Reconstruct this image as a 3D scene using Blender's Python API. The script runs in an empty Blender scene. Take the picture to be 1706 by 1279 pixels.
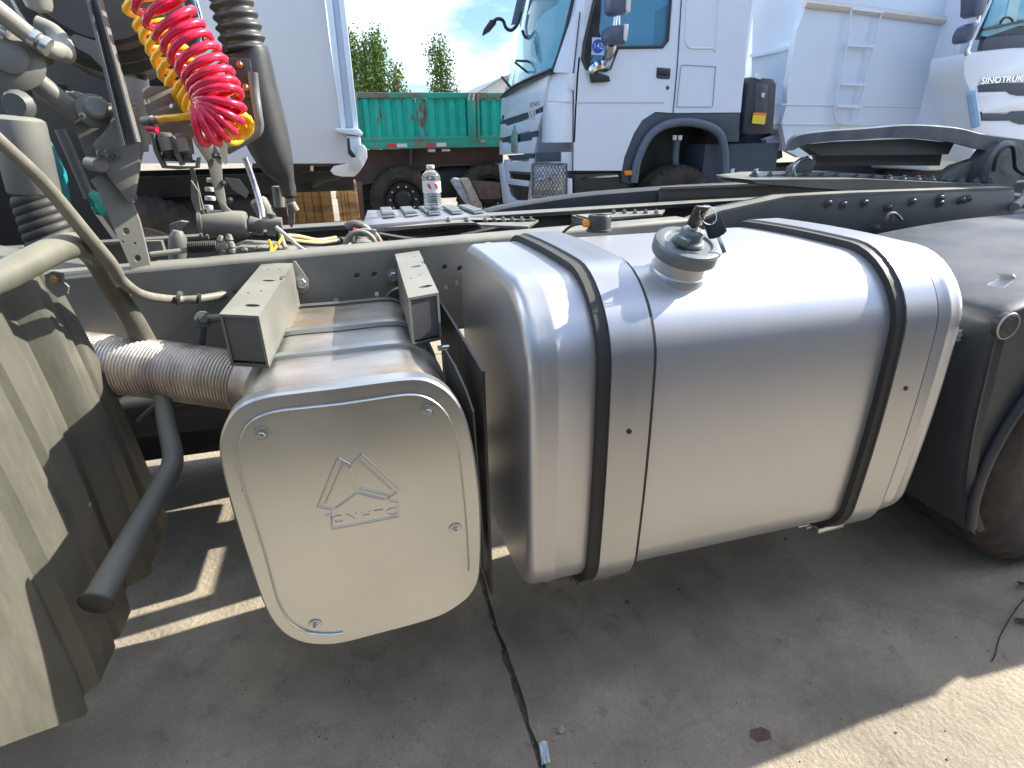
import bpy, bmesh, math, random
from mathutils import Vector, Matrix
from mathutils.geometry import tessellate_polygon
R=math.radians
random.seed(7)
S=bpy.context.scene
COL=S.collection
# ------------------------------------------------------------------ camera
F,CX,CY,HC=930.0,853.0,639.5,1.35
dn=Vector((888-CX,2750-CY,F)).normalized()
yh=CY-((570-CX)*dn[0]+F*dn[2])/dn[1]
yv=Vector((570-CX,yh-CY,F)).normalized()
xv=yv.cross(-dn)
ROT=Matrix((xv,yv,-dn))                      # camera (x right, y down, z forward) -> world
cd=bpy.data.cameras.new('camera'); cam=bpy.data.objects.new('camera',cd); COL.objects.link(cam)
S.camera=cam
cd.sensor_width=36; cd.lens=36*F/1706; cd.clip_start=.02; cd.clip_end=3000
cm=(ROT@Matrix(((1,0,0),(0,-1,0),(0,0,-1)))).to_4x4(); cm.translation=Vector((0,0,HC))
cam.matrix_world=cm
S.render.resolution_x=1024; S.render.resolution_y=768
S.view_settings.view_transform='Standard'; S.view_settings.look='None'
S.view_settings.gamma=1; S.view_settings.use_curve_mapping=False
S.view_settings.exposure=1.08
# ------------------------------------------------------------------ light
SUNV=Vector((-1.5,-.225,-1)).normalized()
SEL=math.asin(-SUNV.z); SAZ=math.atan2(-SUNV.x,-SUNV.y)
sl=bpy.data.lights.new('sun','SUN'); sun=bpy.data.objects.new('sun',sl); COL.objects.link(sun)
sl.energy=4.8; sl.angle=R(.53); sl.color=(1,.94,.84)
sun.rotation_euler=SUNV.to_track_quat('-Z','Y').to_euler()
W=bpy.data.worlds.new('World'); S.world=W; W.use_nodes=True
def build_world():
    n=W.node_tree.nodes; l=W.node_tree.links; n.clear()
    sky=n.new('ShaderNodeTexSky'); sky.sky_type='NISHITA'; sky.sun_disc=False
    sky.sun_elevation=SEL; sky.sun_rotation=SAZ; sky.dust_density=1.5; sky.air_density=1; sky.ozone_density=1.4
    bg=n.new('ShaderNodeBackground'); bg.inputs[1].default_value=.10
    out=n.new('ShaderNodeOutputWorld'); tc=n.new('ShaderNodeTexCoord')
    mp=n.new('ShaderNodeMapping'); mp.inputs['Scale'].default_value=(1,1,2.6); mp.inputs['Location'].default_value=(3.35,1.2,.52)
    nz=n.new('ShaderNodeTexNoise'); nz.inputs['Scale'].default_value=1.9; nz.inputs['Detail'].default_value=7; nz.inputs['Roughness'].default_value=.52
    cr=n.new('ShaderNodeValToRGB'); cr.color_ramp.elements[0].position=.49; cr.color_ramp.elements[1].position=.62
    mx=n.new('ShaderNodeMixRGB'); mx.inputs[2].default_value=(10,10.6,11.3,1)
    hs=n.new('ShaderNodeHueSaturation'); hs.inputs['Saturation'].default_value=1.25
    tn=n.new('ShaderNodeMixRGB'); tn.blend_type='MULTIPLY'; tn.inputs[0].default_value=1; tn.inputs[2].default_value=(.93,1.03,1.22,1)
    l.new(tc.outputs['Generated'],mp.inputs[0]); l.new(mp.outputs[0],nz.inputs[0]); l.new(nz.outputs[0],cr.inputs[0])
    l.new(cr.outputs[0],mx.inputs[0]); l.new(sky.outputs[0],hs.inputs['Color']); l.new(hs.outputs[0],tn.inputs[1]); l.new(tn.outputs[0],mx.inputs[1]); l.new(mx.outputs[0],bg.inputs[0]); l.new(bg.outputs[0],out.inputs[0])
build_world()

# ------------------------------------------------------------------ helpers
def P(px,py,Y=None,Z=None,X=None):
    d=ROT@Vector((px-CX,py-CY,F))
    t=Y/d.y if Y is not None else ((Z-HC)/d.z if Z is not None else X/d.x)
    return d*t+Vector((0,0,HC))
def PY(pts,Y): return [P(a,b,Y=Y) for a,b in pts]
def cr(pts,n=6,closed=False):
    """Catmull-Rom through points"""
    p=[Vector(q) for q in pts]; m=len(p); out=[]
    if m<3: return p
    for i in range(m if closed else m-1):
        g=(lambda k:p[k%m]) if closed else (lambda k:p[max(0,min(m-1,k))])
        a,b,c,d=g(i-1),g(i),g(i+1),g(i+2)
        for j in range(n):
            t=j/n
            out.append(.5*((2*b)+(c-a)*t+(2*a-5*b+4*c-d)*t*t+(3*b-a-3*c+d)*t**3))
    if not closed: out.append(p[-1])
    return out
class MB:
    def __init__(s): s.v=[]; s.f=[]
    def add(s,vs,fs):
        k=len(s.v); s.v+= [Vector(v) for v in vs]; s.f+=[tuple(i+k for i in f) for f in fs]; return s
    def box(s,c,size,rot=None):
        hx,hy,hz=size[0]/2,size[1]/2,size[2]/2
        vs=[Vector((x,y,z)) for x in(-hx,hx) for y in(-hy,hy) for z in(-hz,hz)]
        if rot is not None: vs=[rot@v for v in vs]
        return s.add([v+Vector(c) for v in vs],[(0,1,3,2),(4,6,7,5),(0,4,5,1),(2,3,7,6),(0,2,6,4),(1,5,7,3)])
    def bb(s,a,b):
        a=Vector(a);b=Vector(b); return s.box((a+b)/2,[abs(b[i]-a[i]) for i in range(3)])
    def beam(s,a,b,w,h,up=(0,0,1)):
        a=Vector(a);b=Vector(b); d=(b-a); L=d.length; d.normalize(); u=Vector(up); sx=d.cross(u)
        if sx.length<1e-4: sx=d.cross(Vector((0,1,0)))
        sx.normalize(); u=sx.cross(d)
        return s.box((a+b)/2,(L,w,h),Matrix((d,sx,u)).transposed())
    def prism(s,pts,off,holes=()):
        """polygon (list of 3D) with holes, extruded by off"""
        off=Vector(off); loops=[[Vector(p) for p in pts]]+[[Vector(p) for p in h] for h in holes]
        flat=[p for lo in loops for p in lo]; n=len(flat)
        o=flat[0]; nn=off.normalized()
        ax=(loops[0][1]-loops[0][0]).normalized(); ay=nn.cross(ax)
        if ay.length<.01: ay=Vector((0,0,1))
        ay.normalize()
        tri=tessellate_polygon([[Vector(((p-o).dot(ax),(p-o).dot(ay),0)) for p in lo] for lo in loops])
        fs=[tuple(t) for t in tri]+[tuple(i+n for i in reversed(t)) for t in tri]
        k=0
        for lo in loops:
            m=len(lo)
            for i in range(m):
                j=(i+1)%m; fs.append((k+i,k+j,k+j+n,k+i+n))
            k+=m
        return s.add(flat+[p+off for p in flat],fs)
    def tube(s,pts,r,n=12,cap=True,closed=False,flat=1.0):
        p=[Vector(q) for q in pts]; m=len(p)
        rr=r if isinstance(r,(list,tuple)) else [r]*m
        if len(rr)!=m:
            q=[]; 
            for i in range(m):
                t=i/(m-1)*(len(rr)-1); a=int(min(t,len(rr)-2)); q.append(rr[a]+(rr[a+1]-rr[a])*(t-a))
            rr=q
        vs=[];fs=[]; u=None
        for i in range(m):
            d=(p[(i+1)%m]-p[i-1]) if closed else (p[min(i+1,m-1)]-p[max(i-1,0)])
            if d.length<1e-9: d=Vector((0,0,1))
            d.normalize()
            if u is None:
                u=d.cross(Vector((0,0,1)))
                if u.length<.05: u=d.cross(Vector((0,1,0)))
            else: u=u-d*u.dot(d)
            u.normalize(); w=d.cross(u)
            for k in range(n):
                a=2*math.pi*k/n; vs.append(p[i]+(u*math.cos(a)+w*math.sin(a)*flat)*rr[i])
        mm=m if closed else m-1
        for i in range(mm):
            for k in range(n):
                a=i*n+k;b=i*n+(k+1)%n;c=((i+1)%m)*n+(k+1)%n;d_=((i+1)%m)*n+k
                fs.append((a,b,c,d_))
        if cap and not closed: fs.append(tuple(range(n-1,-1,-1))); fs.append(tuple((m-1)*n+k for k in range(n)))
        return s.add(vs,fs)
    def lathe(s,prof,o,axis,n=24,cap=True):
        """prof [(r,h)] along axis from o"""
        o=Vector(o); d=Vector(axis).normalized(); u=d.cross(Vector((0,0,1)))
        if u.length<.05: u=d.cross(Vector((0,1,0)))
        u.normalize(); w=d.cross(u); vs=[];fs=[];m=len(prof)
        for r,h in prof:
            for k in range(n):
                a=2*math.pi*k/n; vs.append(o+d*h+(u*math.cos(a)+w*math.sin(a))*r)
        for i in range(m-1):
            for k in range(n):
                fs.append((i*n+k,i*n+(k+1)%n,(i+1)*n+(k+1)%n,(i+1)*n+k))
        if cap: fs.append(tuple(range(n-1,-1,-1))); fs.append(tuple((m-1)*n+k for k in range(n)))
        return s.add(vs,fs)
    def cyl(s,a,b,r,n=16):
        a=Vector(a);b=Vector(b); return s.lathe([(r,0),(r,(b-a).length)],a,b-a,n)
    def loft(s,rings,closed=True,cap=True):
        n=len(rings[0]); vs=[v for r_ in rings for v in r_]; fs=[]
        for i in range(len(rings)-1):
            for k in range(n if closed else n-1):
                fs.append((i*n+k,i*n+(k+1)%n,(i+1)*n+(k+1)%n,(i+1)*n+k))
        if cap and closed: fs.append(tuple(range(n-1,-1,-1))); fs.append(tuple((len(rings)-1)*n+k for k in range(n)))
        return s.add(vs,fs)
    def bolt(s,p,nrm,r=.009,washer=True):
        if washer: s.lathe([(r*1.6,-.002),(r*1.6,.003)],p,nrm,14)
        s.lathe([(r,0),(r,r*.9),(r*.85,r*1.05)],p,nrm,6)
        s.lathe([(r*.5,0),(r*.5,r*1.7)],p,nrm,8); return s
    def mesh(s,name,m=None,bevel=0,ang=38,smooth=True,fix=True):
        me=bpy.data.meshes.new(name); me.from_pydata([tuple(v) for v in s.v],[],s.f)
        bm=bmesh.new(); bm.from_mesh(me)
        if fix:
            bmesh.ops.recalc_face_normals(bm,faces=bm.faces)
        if bevel:
            es=[e for e in bm.edges if len(e.link_faces)==2 and e.calc_face_angle(0)>R(35)]
            if es: bmesh.ops.bevel(bm,geom=es,offset=bevel,segments=2,affect='EDGES',profile=.5,clamp_overlap=True)
        bm.to_mesh(me); bm.free()
        if smooth:
            for p in me.polygons: p.use_smooth=True
            me.set_sharp_from_angle(angle=R(ang))
        if m: me.materials.append(m)
        return me
    def build(s,name,m,parent=None,bevel=0,ang=38,smooth=True):
        me=s.mesh(name,m,bevel,ang,smooth)
        o=bpy.data.objects.new(name,me); COL.objects.link(o)
        if parent is not None: o.parent=parent
        return o
def inst(o,loc=None,parent=None,rot=None,scale=None):
    c=o.copy(); COL.objects.link(c)
    c.parent=parent if parent is not None else o.parent
    if loc is not None: c.location=loc
    if rot is not None: c.rotation_euler=rot
    if scale is not None: c.scale=scale
    return c
def tag(o,label=None,cat=None,group=None,kind=None):
    if label: o['label']=label
    if cat: o['category']=cat
    if group: o['group']=group
    if kind: o['kind']=kind
    return o
def empty(name,loc=(0,0,0)):
    o=bpy.data.objects.new(name,None); COL.objects.link(o); o.location=loc; o.empty_display_size=.2; return o
def root(name,label,cat,group=None,loc=(0,0,0)): return tag(empty(name,loc),label,cat,group)

# ------------------------------------------------------------------ materials
MATS={}
def mat(name,col,rough=.5,metal=0,var=.12,scale=9,bump=.05,col2=None,thr=(.45,.62),dust=None,dustamt=.0,coat=0,spec=.5,stretch=(1,1,1),bscale=None,rvar=.1,trans=0,ior=1.45):
    if name in MATS: return MATS[name]
    m=bpy.data.materials.new(name); m.use_nodes=True; n=m.node_tree.nodes; l=m.node_tree.links
    b=n['Principled BSDF']; b.inputs['Roughness'].default_value=rough; b.inputs['Metallic'].default_value=metal
    b.inputs['Coat Weight'].default_value=coat; b.inputs['Specular IOR Level'].default_value=spec; b.inputs['Coat Roughness'].default_value=.08
    if trans: b.inputs['Transmission Weight'].default_value=trans; b.inputs['IOR'].default_value=ior
    tc=n.new('ShaderNodeTexCoord'); mp=n.new('ShaderNodeMapping'); mp.inputs['Scale'].default_value=stretch
    l.new(tc.outputs['Object'],mp.inputs[0])
    nz=n.new('ShaderNodeTexNoise'); nz.inputs['Scale'].default_value=scale; nz.inputs['Detail'].default_value=8; nz.inputs['Roughness'].default_value=.62
    l.new(mp.outputs[0],nz.inputs[0])
    mr=n.new('ShaderNodeMapRange'); mr.inputs[1].default_value=.3; mr.inputs[2].default_value=.7; mr.inputs[3].default_value=1-var; mr.inputs[4].default_value=1+var
    l.new(nz.outputs[0],mr.inputs[0])
    mul=n.new('ShaderNodeMixRGB'); mul.blend_type='MULTIPLY'; mul.inputs[0].default_value=1; mul.inputs[1].default_value=(*col,1)
    l.new(mr.outputs[0],mul.inputs[2]); last=mul.outputs[0]
    if col2:
        n2=n.new('ShaderNodeTexNoise'); n2.inputs['Scale'].default_value=scale*.45; n2.inputs['Detail'].default_value=9; n2.inputs['Roughness'].default_value=.68
        mp2=n.new('ShaderNodeMapping'); mp2.inputs['Location'].default_value=(3.1,7.7,1.3); mp2.inputs['Scale'].default_value=stretch
        l.new(tc.outputs['Object'],mp2.inputs[0]); l.new(mp2.outputs[0],n2.inputs[0])
        c2=n.new('ShaderNodeMapRange'); c2.inputs[1].default_value=thr[0]; c2.inputs[2].default_value=thr[1]
        l.new(n2.outputs[0],c2.inputs[0])
        x=n.new('ShaderNodeMixRGB'); x.inputs[2].default_value=(*col2,1); l.new(c2.outputs[0],x.inputs[0]); l.new(last,x.inputs[1]); last=x.outputs[0]
    if dust:
        g=n.new('ShaderNodeNewGeometry'); sp=n.new('ShaderNodeSeparateXYZ'); l.new(g.outputs['Normal'],sp.inputs[0])
        dm=n.new('ShaderNodeMapRange'); dm.inputs[1].default_value=-.2; dm.inputs[2].default_value=1; dm.inputs[3].default_value=dustamt*.12; dm.inputs[4].default_value=dustamt
        l.new(sp.outputs[2],dm.inputs[0])
        m2=n.new('ShaderNodeMath'); m2.operation='MULTIPLY'; l.new(dm.outputs[0],m2.inputs[0]); l.new(mr.outputs[0],m2.inputs[1]); 
        x=n.new('ShaderNodeMixRGB'); x.inputs[2].default_value=(*dust,1); l.new(m2.outputs[0],x.inputs[0]); l.new(last,x.inputs[1]); last=x.outputs[0]
    l.new(last,b.inputs['Base Color'])
    if rvar:
        r2=n.new('ShaderNodeMapRange'); r2.inputs[1].default_value=.3; r2.inputs[2].default_value=.7; r2.inputs[3].default_value=max(.02,rough-rvar); r2.inputs[4].default_value=min(1,rough+rvar)
        l.new(nz.outputs[0],r2.inputs[0]); l.new(r2.outputs[0],b.inputs['Roughness'])
    if bump:
        bn=n.new('ShaderNodeTexNoise'); bn.inputs['Scale'].default_value=bscale or scale*6; bn.inputs['Detail'].default_value=6
        l.new(mp.outputs[0],bn.inputs[0]); bp=n.new('ShaderNodeBump'); bp.inputs['Strength'].default_value=bump; bp.inputs['Distance'].default_value=.01
        l.new(bn.outputs[0],bp.inputs['Height']); l.new(bp.outputs[0],b.inputs['Normal'])
    MATS[name]=m; return m
DUST=(.40,.39,.315)
paint=mat('chassis_paint',(.13,.13,.115),.5,0,.18,7,.03,dust=DUST,dustamt=.50)
paintd=mat('chassis_paint_dark',(.07,.075,.075),.45,0,.2,7,.03,dust=DUST,dustamt=.28)
plastic=mat('grey_plastic',(.040,.048,.058),.42,0,.2,5,.06,dust=(.34,.32,.25),dustamt=.10,stretch=(1,1,.25))
guardm=mat('mudguard_plastic',(.11,.108,.085),.42,0,.12,22,.08,col2=(.22,.205,.15),thr=(.55,1.0),stretch=(1,2.0,.5),bscale=70)
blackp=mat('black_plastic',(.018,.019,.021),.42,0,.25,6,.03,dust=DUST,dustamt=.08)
ductm=mat('duct_plastic',(.035,.035,.035),.38,0,.25,5,.03,dust=DUST,dustamt=.13)
rubber=mat('rubber',(.022,.022,.022),.6,0,.25,10,.06,dust=DUST,dustamt=.12)
tyrem=mat('tyre_rubber',(.03,.028,.026),.85,0,.35,9,.25,col2=(.09,.072,.052),thr=(.42,.7))
alu=mat('aluminium',(.62,.625,.63),.36,.66,.03,3,0,stretch=(1,1,1),rvar=.02)
alub=mat('aluminium_brushed',(.53,.54,.545),.34,.78,.03,5,0,stretch=(6,.2,.2),rvar=.02)
steel=mat('muffler_steel',(.62,.64,.635),.32,.88,.06,4,0,col2=(.50,.44,.34),thr=(.55,.85),rvar=.04)
steelr=mat('muffler_steel_stained',(.60,.57,.51),.42,.85,.14,5,.03,col2=(.50,.28,.10),thr=(.52,.70),stretch=(1,2.4,1),rvar=.1)
zinc=mat('zinc_bolt',(.62,.64,.66),.28,1,.1,30,.03)
flexm=mat('flex_pipe_steel',(.62,.56,.48),.42,.8,.2,8,.05,col2=(.30,.24,.24),thr=(.50,.72),stretch=(2,.6,1))
brass=mat('brass',(.55,.38,.14),.35,1,.1,20,.02)
white=mat('white_truck_paint',(.72,.78,.86),.35,0,.02,2,.0,coat=.3,rvar=.03)
whited=mat('white_body_paint',(.66,.75,.85),.38,0,.03,1.5,.0,coat=.25,rvar=.05)
cream=mat('chrome_trim',(.75,.76,.78),.15,1,.03,10,0)
red=mat('red_hose',(.72,.012,.06),.25,0,.08,12,.0,coat=.3)
yellow=mat('yellow_hose',(.90,.50,.01),.28,0,.08,12,.0,coat=.3)
tealc=mat('teal_cloth',(.01,.25,.28),.5,0,.3,14,.2)
glassm=mat('tinted_glass',(.35,.72,.80),.04,0,0,3,0,trans=.85,ior=1.2,rvar=0)
glassd=mat('dark_glass',(.03,.12,.19),.05,0,0.1,3,0,coat=1,rvar=0)
clearp=mat('clear_plastic',(.93,.95,.97),.12,0,0,3,.02,trans=.9,ior=1.2,rvar=0)
lens=mat('headlight_lens',(.75,.78,.82),.12,.6,.25,40,.3,rvar=0)
orange=mat('orange_lens',(.85,.25,.02),.25,0,.1,20,.1)
green=mat('green_trailer_paint',(.01,.46,.34),.55,0,.18,8,.1,col2=(.20,.09,.055),thr=(.555,.61),stretch=(1,1,.5))
greenf=mat('green_frame_paint',(.03,.36,.26),.6,0,.18,3,.1,col2=(.22,.14,.09),thr=(.47,.58))
rust=mat('rusted_beam',(.16,.09,.08),.75,0,.22,3,.15,col2=(.10,.07,.06))
wood=mat('wood_orange',(.70,.36,.11),.6,0,.25,6,.1,col2=(.28,.14,.06),stretch=(.6,.6,5))
leafm=mat('poplar_leaves',(.17,.26,.045),.5,0,.5,2.5,0,spec=.3)
leafd=mat('poplar_leaves_deep',(.09,.17,.035),.5,0,.5,2.5,0,spec=.3)
barkm=mat('bark',(.20,.17,.13),.9,0,.3,8,.3)
whitem=mat('white_reflector',(.75,.75,.74),.4,0,.02,8,0)
redm=mat('red_reflector',(.65,.05,.05),.4,0,.1,8,0)
yellowm=mat('yellow_label',(.80,.62,.05),.5,0,.05,30,0)
bluem=mat('blue_sticker',(.02,.12,.62),.4,0,.02,30,0)
capm=mat('cap_zinc_grey',(.17,.20,.20),.5,.25,.15,18,.05)
yellowmach=mat('ochre_machine_paint',(.55,.33,.08),.55,0,.2,8,.05)
shedm=mat('shed_sheet',(.70,.72,.74),.5,0,.05,4,.02)

# ------------------------------------------------------------------ ground
def concrete():
    m=mat('concrete',(.385,.33,.245),.85,0,.30,2.6,.5,col2=(.20,.17,.14),thr=(.46,.72),bscale=70,rvar=.06)
    n=m.node_tree.nodes; l=m.node_tree.links; b=n['Principled BSDF']
    tc=n.new('ShaderNodeTexCoord')
    # dark pits, oil spots and light scratches
    src=b.inputs['Base Color'].links[0].from_socket
    a=n.new('ShaderNodeTexNoise'); a.inputs['Scale'].default_value=11; a.inputs['Detail'].default_value=10; a.inputs['Roughness'].default_value=.75
    l.new(tc.outputs['Object'],a.inputs[0]); ar=n.new('ShaderNodeMapRange'); ar.inputs[1].default_value=.55; ar.inputs[2].default_value=.70; ar.inputs[3].default_value=0; ar.inputs[4].default_value=.5
    l.new(a.outputs[0],ar.inputs[0]); x=n.new('ShaderNodeMixRGB'); x.inputs[2].default_value=(.12,.10,.085,1); l.new(ar.outputs[0],x.inputs[0]); l.new(src,x.inputs[1])
    c=n.new('ShaderNodeTexNoise'); c.inputs['Scale'].default_value=260; c.inputs['Detail'].default_value=3
    l.new(tc.outputs['Object'],c.inputs[0]); c2=n.new('ShaderNodeMapRange'); c2.inputs[1].default_value=.3;c2.inputs[2].default_value=.7;c2.inputs[3].default_value=.8;c2.inputs[4].default_value=1.2
    l.new(c.outputs[0],c2.inputs[0]); y=n.new('ShaderNodeMixRGB'); y.blend_type='MULTIPLY'; y.inputs[0].default_value=1; l.new(x.outputs[0],y.inputs[1]); l.new(c2.outputs[0],y.inputs[2])
    # cracks
    w=n.new('ShaderNodeTexVoronoi'); w.feature='DISTANCE_TO_EDGE'; w.inputs['Scale'].default_value=.9
    dn_=n.new('ShaderNodeTexNoise'); dn_.inputs['Scale'].default_value=4; dn_.inputs['Detail'].default_value=6
    ad=n.new('ShaderNodeMixRGB'); ad.inputs[0].default_value=.22; l.new(tc.outputs['Object'],dn_.inputs[0]); l.new(tc.outputs['Object'],ad.inputs[1]); l.new(dn_.outputs[1],ad.inputs[2]); l.new(ad.outputs[0],w.inputs[0])
    wr=n.new('ShaderNodeMapRange'); wr.inputs[1].default_value=.0015; wr.inputs[2].default_value=.006; wr.inputs[3].default_value=.10; wr.inputs[4].default_value=0
    l.new(w.outputs[0],wr.inputs[0]); z=n.new('ShaderNodeMixRGB'); z.inputs[2].default_value=(.07,.06,.05,1); l.new(wr.outputs[0],z.inputs[0]); l.new(y.outputs[0],z.inputs[1])
    l.new(z.outputs[0],b.inputs['Base Color']); return m
conc=concrete()
dirt=mat('joint_dirt',(.22,.19,.15),.95,0,.4,30,.5)
gb=MB(); gb.add([(-400,-120,-.02),(500,-120,-.02),(500,700,-.02),(-400,700,-.02)],[(0,1,2,3)])
ground=gb.build('ground',dirt); tag(ground,kind='structure')
xs=[-10.6,-6.93,-3.33,.27,3.9,7.5,11.1]; ys=[-9,-5,-1.2,3.6,8.2,12.8,17.5]
g=.007
for i in range(len(xs)-1):
    for j in range(len(ys)-1):
        mb=MB(); n_=14
        x0,x1,y0,y1=xs[i]+g,xs[i+1]-g,ys[j]+g,ys[j+1]-g
        rg=[]
        N=24 if (ys[j]<3 and ys[j]>-2 and -5<xs[i]<5) else 3
        for (a,b_) in (((x0,y0),(x1,y0)),((x1,y0),(x1,y1)),((x1,y1),(x0,y1)),((x0,y1),(x0,y0))):
            for k in range(N*4):
                t=k/(N*4); jt=.006 if N>5 else 0
                rg.append(Vector((a[0]+(b_[0]-a[0])*t+random.uniform(-jt,jt),a[1]+(b_[1]-a[1])*t+random.uniform(-jt,jt),0)))
        mb.prism(rg,(0,0,-.019)); mb.build('concrete_slab',conc,ground,smooth=False)
fb=MB()
for (a,b_,c,d) in ((-400,-120,500,-9),(-400,17.5,500,700),(-400,-9,-10.6,17.5),(11.1,-9,500,17.5)):
    fb.add([(a,b_,-.003),(c,b_,-.003),(c,d,-.003),(a,d,-.003)],[(0,1,2,3)])
fo=fb.build('yard_surface',conc,ground,smooth=False)
# grit in the joint
mb=MB(); rnd=random.Random(3)
for k in range(900):
    if k<300: x=.27+rnd.gauss(0,.018); y=rnd.uniform(.6,2.3)
    else: x=-.1+rnd.gauss(0,.10); y=1.0+rnd.gauss(0,.16)
    if k>=380: x=rnd.uniform(-1.0,2.2); y=rnd.uniform(.5,2.4)
    r=rnd.uniform(.0010,.0036)*(1.6 if rnd.random()<.06 else 1)
    mb.lathe([(r*.5,-r),(r,0),(r*.6,r*.8)],(x,y,.001 if k>=300 else -.004),(rnd.uniform(-.4,.4),rnd.uniform(-.4,.4),1),5)
tag(mb.build('grit',mat('grit',(.30,.28,.25),.9,0,.5,40,0),smooth=False),'loose grit lying in the slab joint and on the concrete','grit',kind='stuff')

# ================================================================== NEAR TRACTOR
tr=root('tractor_truck','grey truck tractor chassis in the foreground with bare aluminium fuel tank and boxy silencer','truck')
def shifted(loop,off): return [v+Vector(off) for v in loop]

# ---- fuel tank
def rrect(w0,w1,h0,h1,r,n=8,bul=0.0):
    """rounded rectangle points (a,b), bulging front/back (a) and top (b)"""
    pts=[]
    rr=r if isinstance(r,(list,tuple)) else [r]*4
    cs=[(w1-rr[0],h1-rr[0],0,rr[0]),(w0+rr[1],h1-rr[1],90,rr[1]),(w0+rr[2],h0+rr[2],180,rr[2]),(w1-rr[3],h0+rr[3],270,rr[3])]
    for q,(a,b,s0,r_) in enumerate(cs):
        for k in range(n+1):
            t=R(s0+90*k/n); pts.append([a+r_*math.cos(t),b+r_*math.sin(t)])
        a2,b2,s2,r2=cs[(q+1)%4]; t=R(s0+90)
        e0=pts[-1]; e1=[a2+r2*math.cos(R(s2)),b2+r2*math.sin(R(s2))]
        for k in range(1,6): pts.append([e0[0]+(e1[0]-e0[0])*k/6,e0[1]+(e1[1]-e0[1])*k/6])
    if bul:
        am,bm_=(w0+w1)/2,(h0+h1)/2; hw,hh=(w1-w0)/2,(h1-h0)/2
        for p in pts:
            u=(p[0]-am)/hw; v=(p[1]-bm_)/hh
            p[0]+=bul*u*abs(u)*(1-v*v); p[1]+=bul*.8*v*abs(v)*(1-u*u)
    return pts
TY0,TY1,TZ0,TZ1=.938,1.60,.362,1.087
TX0,TX1=.285,1.366
def tsec(x,ins,bul=.016):
    return [Vector((x,a,b)) for a,b in rrect(TY0+ins,TY1-ins,TZ0+ins,TZ1-ins,[max(.03,r_-ins) for r_ in (.13,.15,.10,.08)],9,bul)]
tank=MB(); rings=[]
rings.append([v for v in tsec(TX0-.004,.12)]); rings.append(tsec(TX0,.036)); 
for k in range(7):
    t=R(90*k/6); rings.append(tsec(TX0+.026-.026*math.cos(t),.026-.026*math.sin(t)))
for x,i in ((TX0+.050,0),(TX0+.056,-.0022),(TX0+.062,-.0022),(TX0+.068,0)): rings.append(tsec(x,i))
for k in range(1,14): rings.append(tsec(TX0+.068+(TX1-TX0-.136)*k/14,0))
for x,i in ((TX1-.068,0),(TX1-.062,-.0022),(TX1-.056,-.0022),(TX1-.05,0)): rings.append(tsec(x,i))
for k in range(7):
    t=R(90*k/6); rings.append(tsec(TX1-.034+.034*math.sin(t),.034-.034*math.cos(t)))
rings.append(tsec(TX1,.045)); rings.append(tsec(TX1+.004,.12))
tank.loft(rings); ft=tank.build('fuel_tank',alu,tr,ang=60)
def strap(x0,x1,ins,m,name,th=.004,a0=None,a1=None,par=ft):
    o=rrect(TY0+ins,TY1-ins,TZ0+ins,TZ1-ins,[.13-ins,.15-ins,.10-ins,.08-ins],9,.016); 
    ii=rrect(TY0+ins+th,TY1-ins-th,TZ0+ins+th,TZ1-ins-th,[.13-ins-th,.15-ins-th,.10-ins-th,.08-ins-th],9,.016)
    mb=MB(); rs=[]
    vs=[];fs=[];n=len(o)
    for x in (x0,x1):
        vs+=[Vector((x,a,b)) for a,b in o]
    for x in (x0,x1): vs+=[Vector((x,a,b)) for a,b in ii]
    for k in range(n):
        j=(k+1)%n
        fs+=[(k,j,n+j,n+k),(2*n+k,3*n+k,3*n+j,2*n+j),(k,2*n+k,2*n+j,j),(n+k,n+j,3*n+j,3*n+k)]
    mb.add(vs,fs); return mb.build(name,m,par,ang=50)
for (xa,xb) in ((P(1011,640,Y=.925).x,P(1078,640,Y=.925).x),(P(1455,700,Y=.925).x,P(1500,700,Y=.925).x)):
    strap(xa-.024,xb+.009,-.016,rubber,'rubber_strip',th=.015)
    s=strap(xa,xb,-.0205,alub,'tank_strap',th=.0043)
    hx=(xa+xb)/2
    h=MB(); h.lathe([(.0055,0),(.0055,.0012)],(hx,TY0-.0365,.80),(0,-1,0),12); h.build('strap_hole',mat('hole_rim',(.05,.03,.03),.6,0,.1,20,0),ft)
    # clamp under the strap
    q=MB(); q.bb((xa-.02,TY0+.04,TZ0-.028),(xb-.02,TY0+.10,TZ0-.012)); q.beam((xa-.06,TY0+.08,TZ0-.02),(xb+.01,TY0+.08,TZ0-.016),.02,.006)
    for k in range(3): q.lathe([(.006,0),(.006,.03)],(xa-.03+.02*k,TY0+.075,TZ0-.03),(1,0,.1),8)
    q.build('strap_clamp',zinc if xa>1 else paintd,ft,bevel=.002)
# filler neck + cap
ax=Vector((.04,-.36,1)).normalized()
nb=P(1131,448,Z=TZ1+.004)
k_=MB(); k_.lathe([(.057,-.05),(.057,.004),(.055,.012),(.053,.03),(.052,.045),(.052,.052)],nb,ax,32); k_.lathe([(.060,-.03),(.060,.001),(.056,.005)],nb,ax,32)
neck=k_.build('filler_neck',alu,ft,ang=50)
cb=nb+ax*.032
k_=MB(); k_.lathe([(.058,0),(.067,.002),(.069,.006),(.070,.026),(.067,.031),(.060,.033),(.050,.033),(.046,.029),(.030,.029)],cb,ax,40)
fc=k_.build('filler_cap',capm,ft,ang=22)
bu=ax.cross(Vector((1,0,0))).normalized()
k_=MB(); k_.box(cb+ax*.038,(.088,.026,.018),Matrix((Vector((.82,.57,0)),ax.cross(Vector((.82,.57,0))).normalized(),ax)).transposed()); k_.lathe([(.034,.028),(.032,.036),(.024,.040),(.023,.056),(.020,.060),(.010,.060)],cb,ax,24)
k_.build('cap_grip',capm,ft,bevel=.005)
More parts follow.
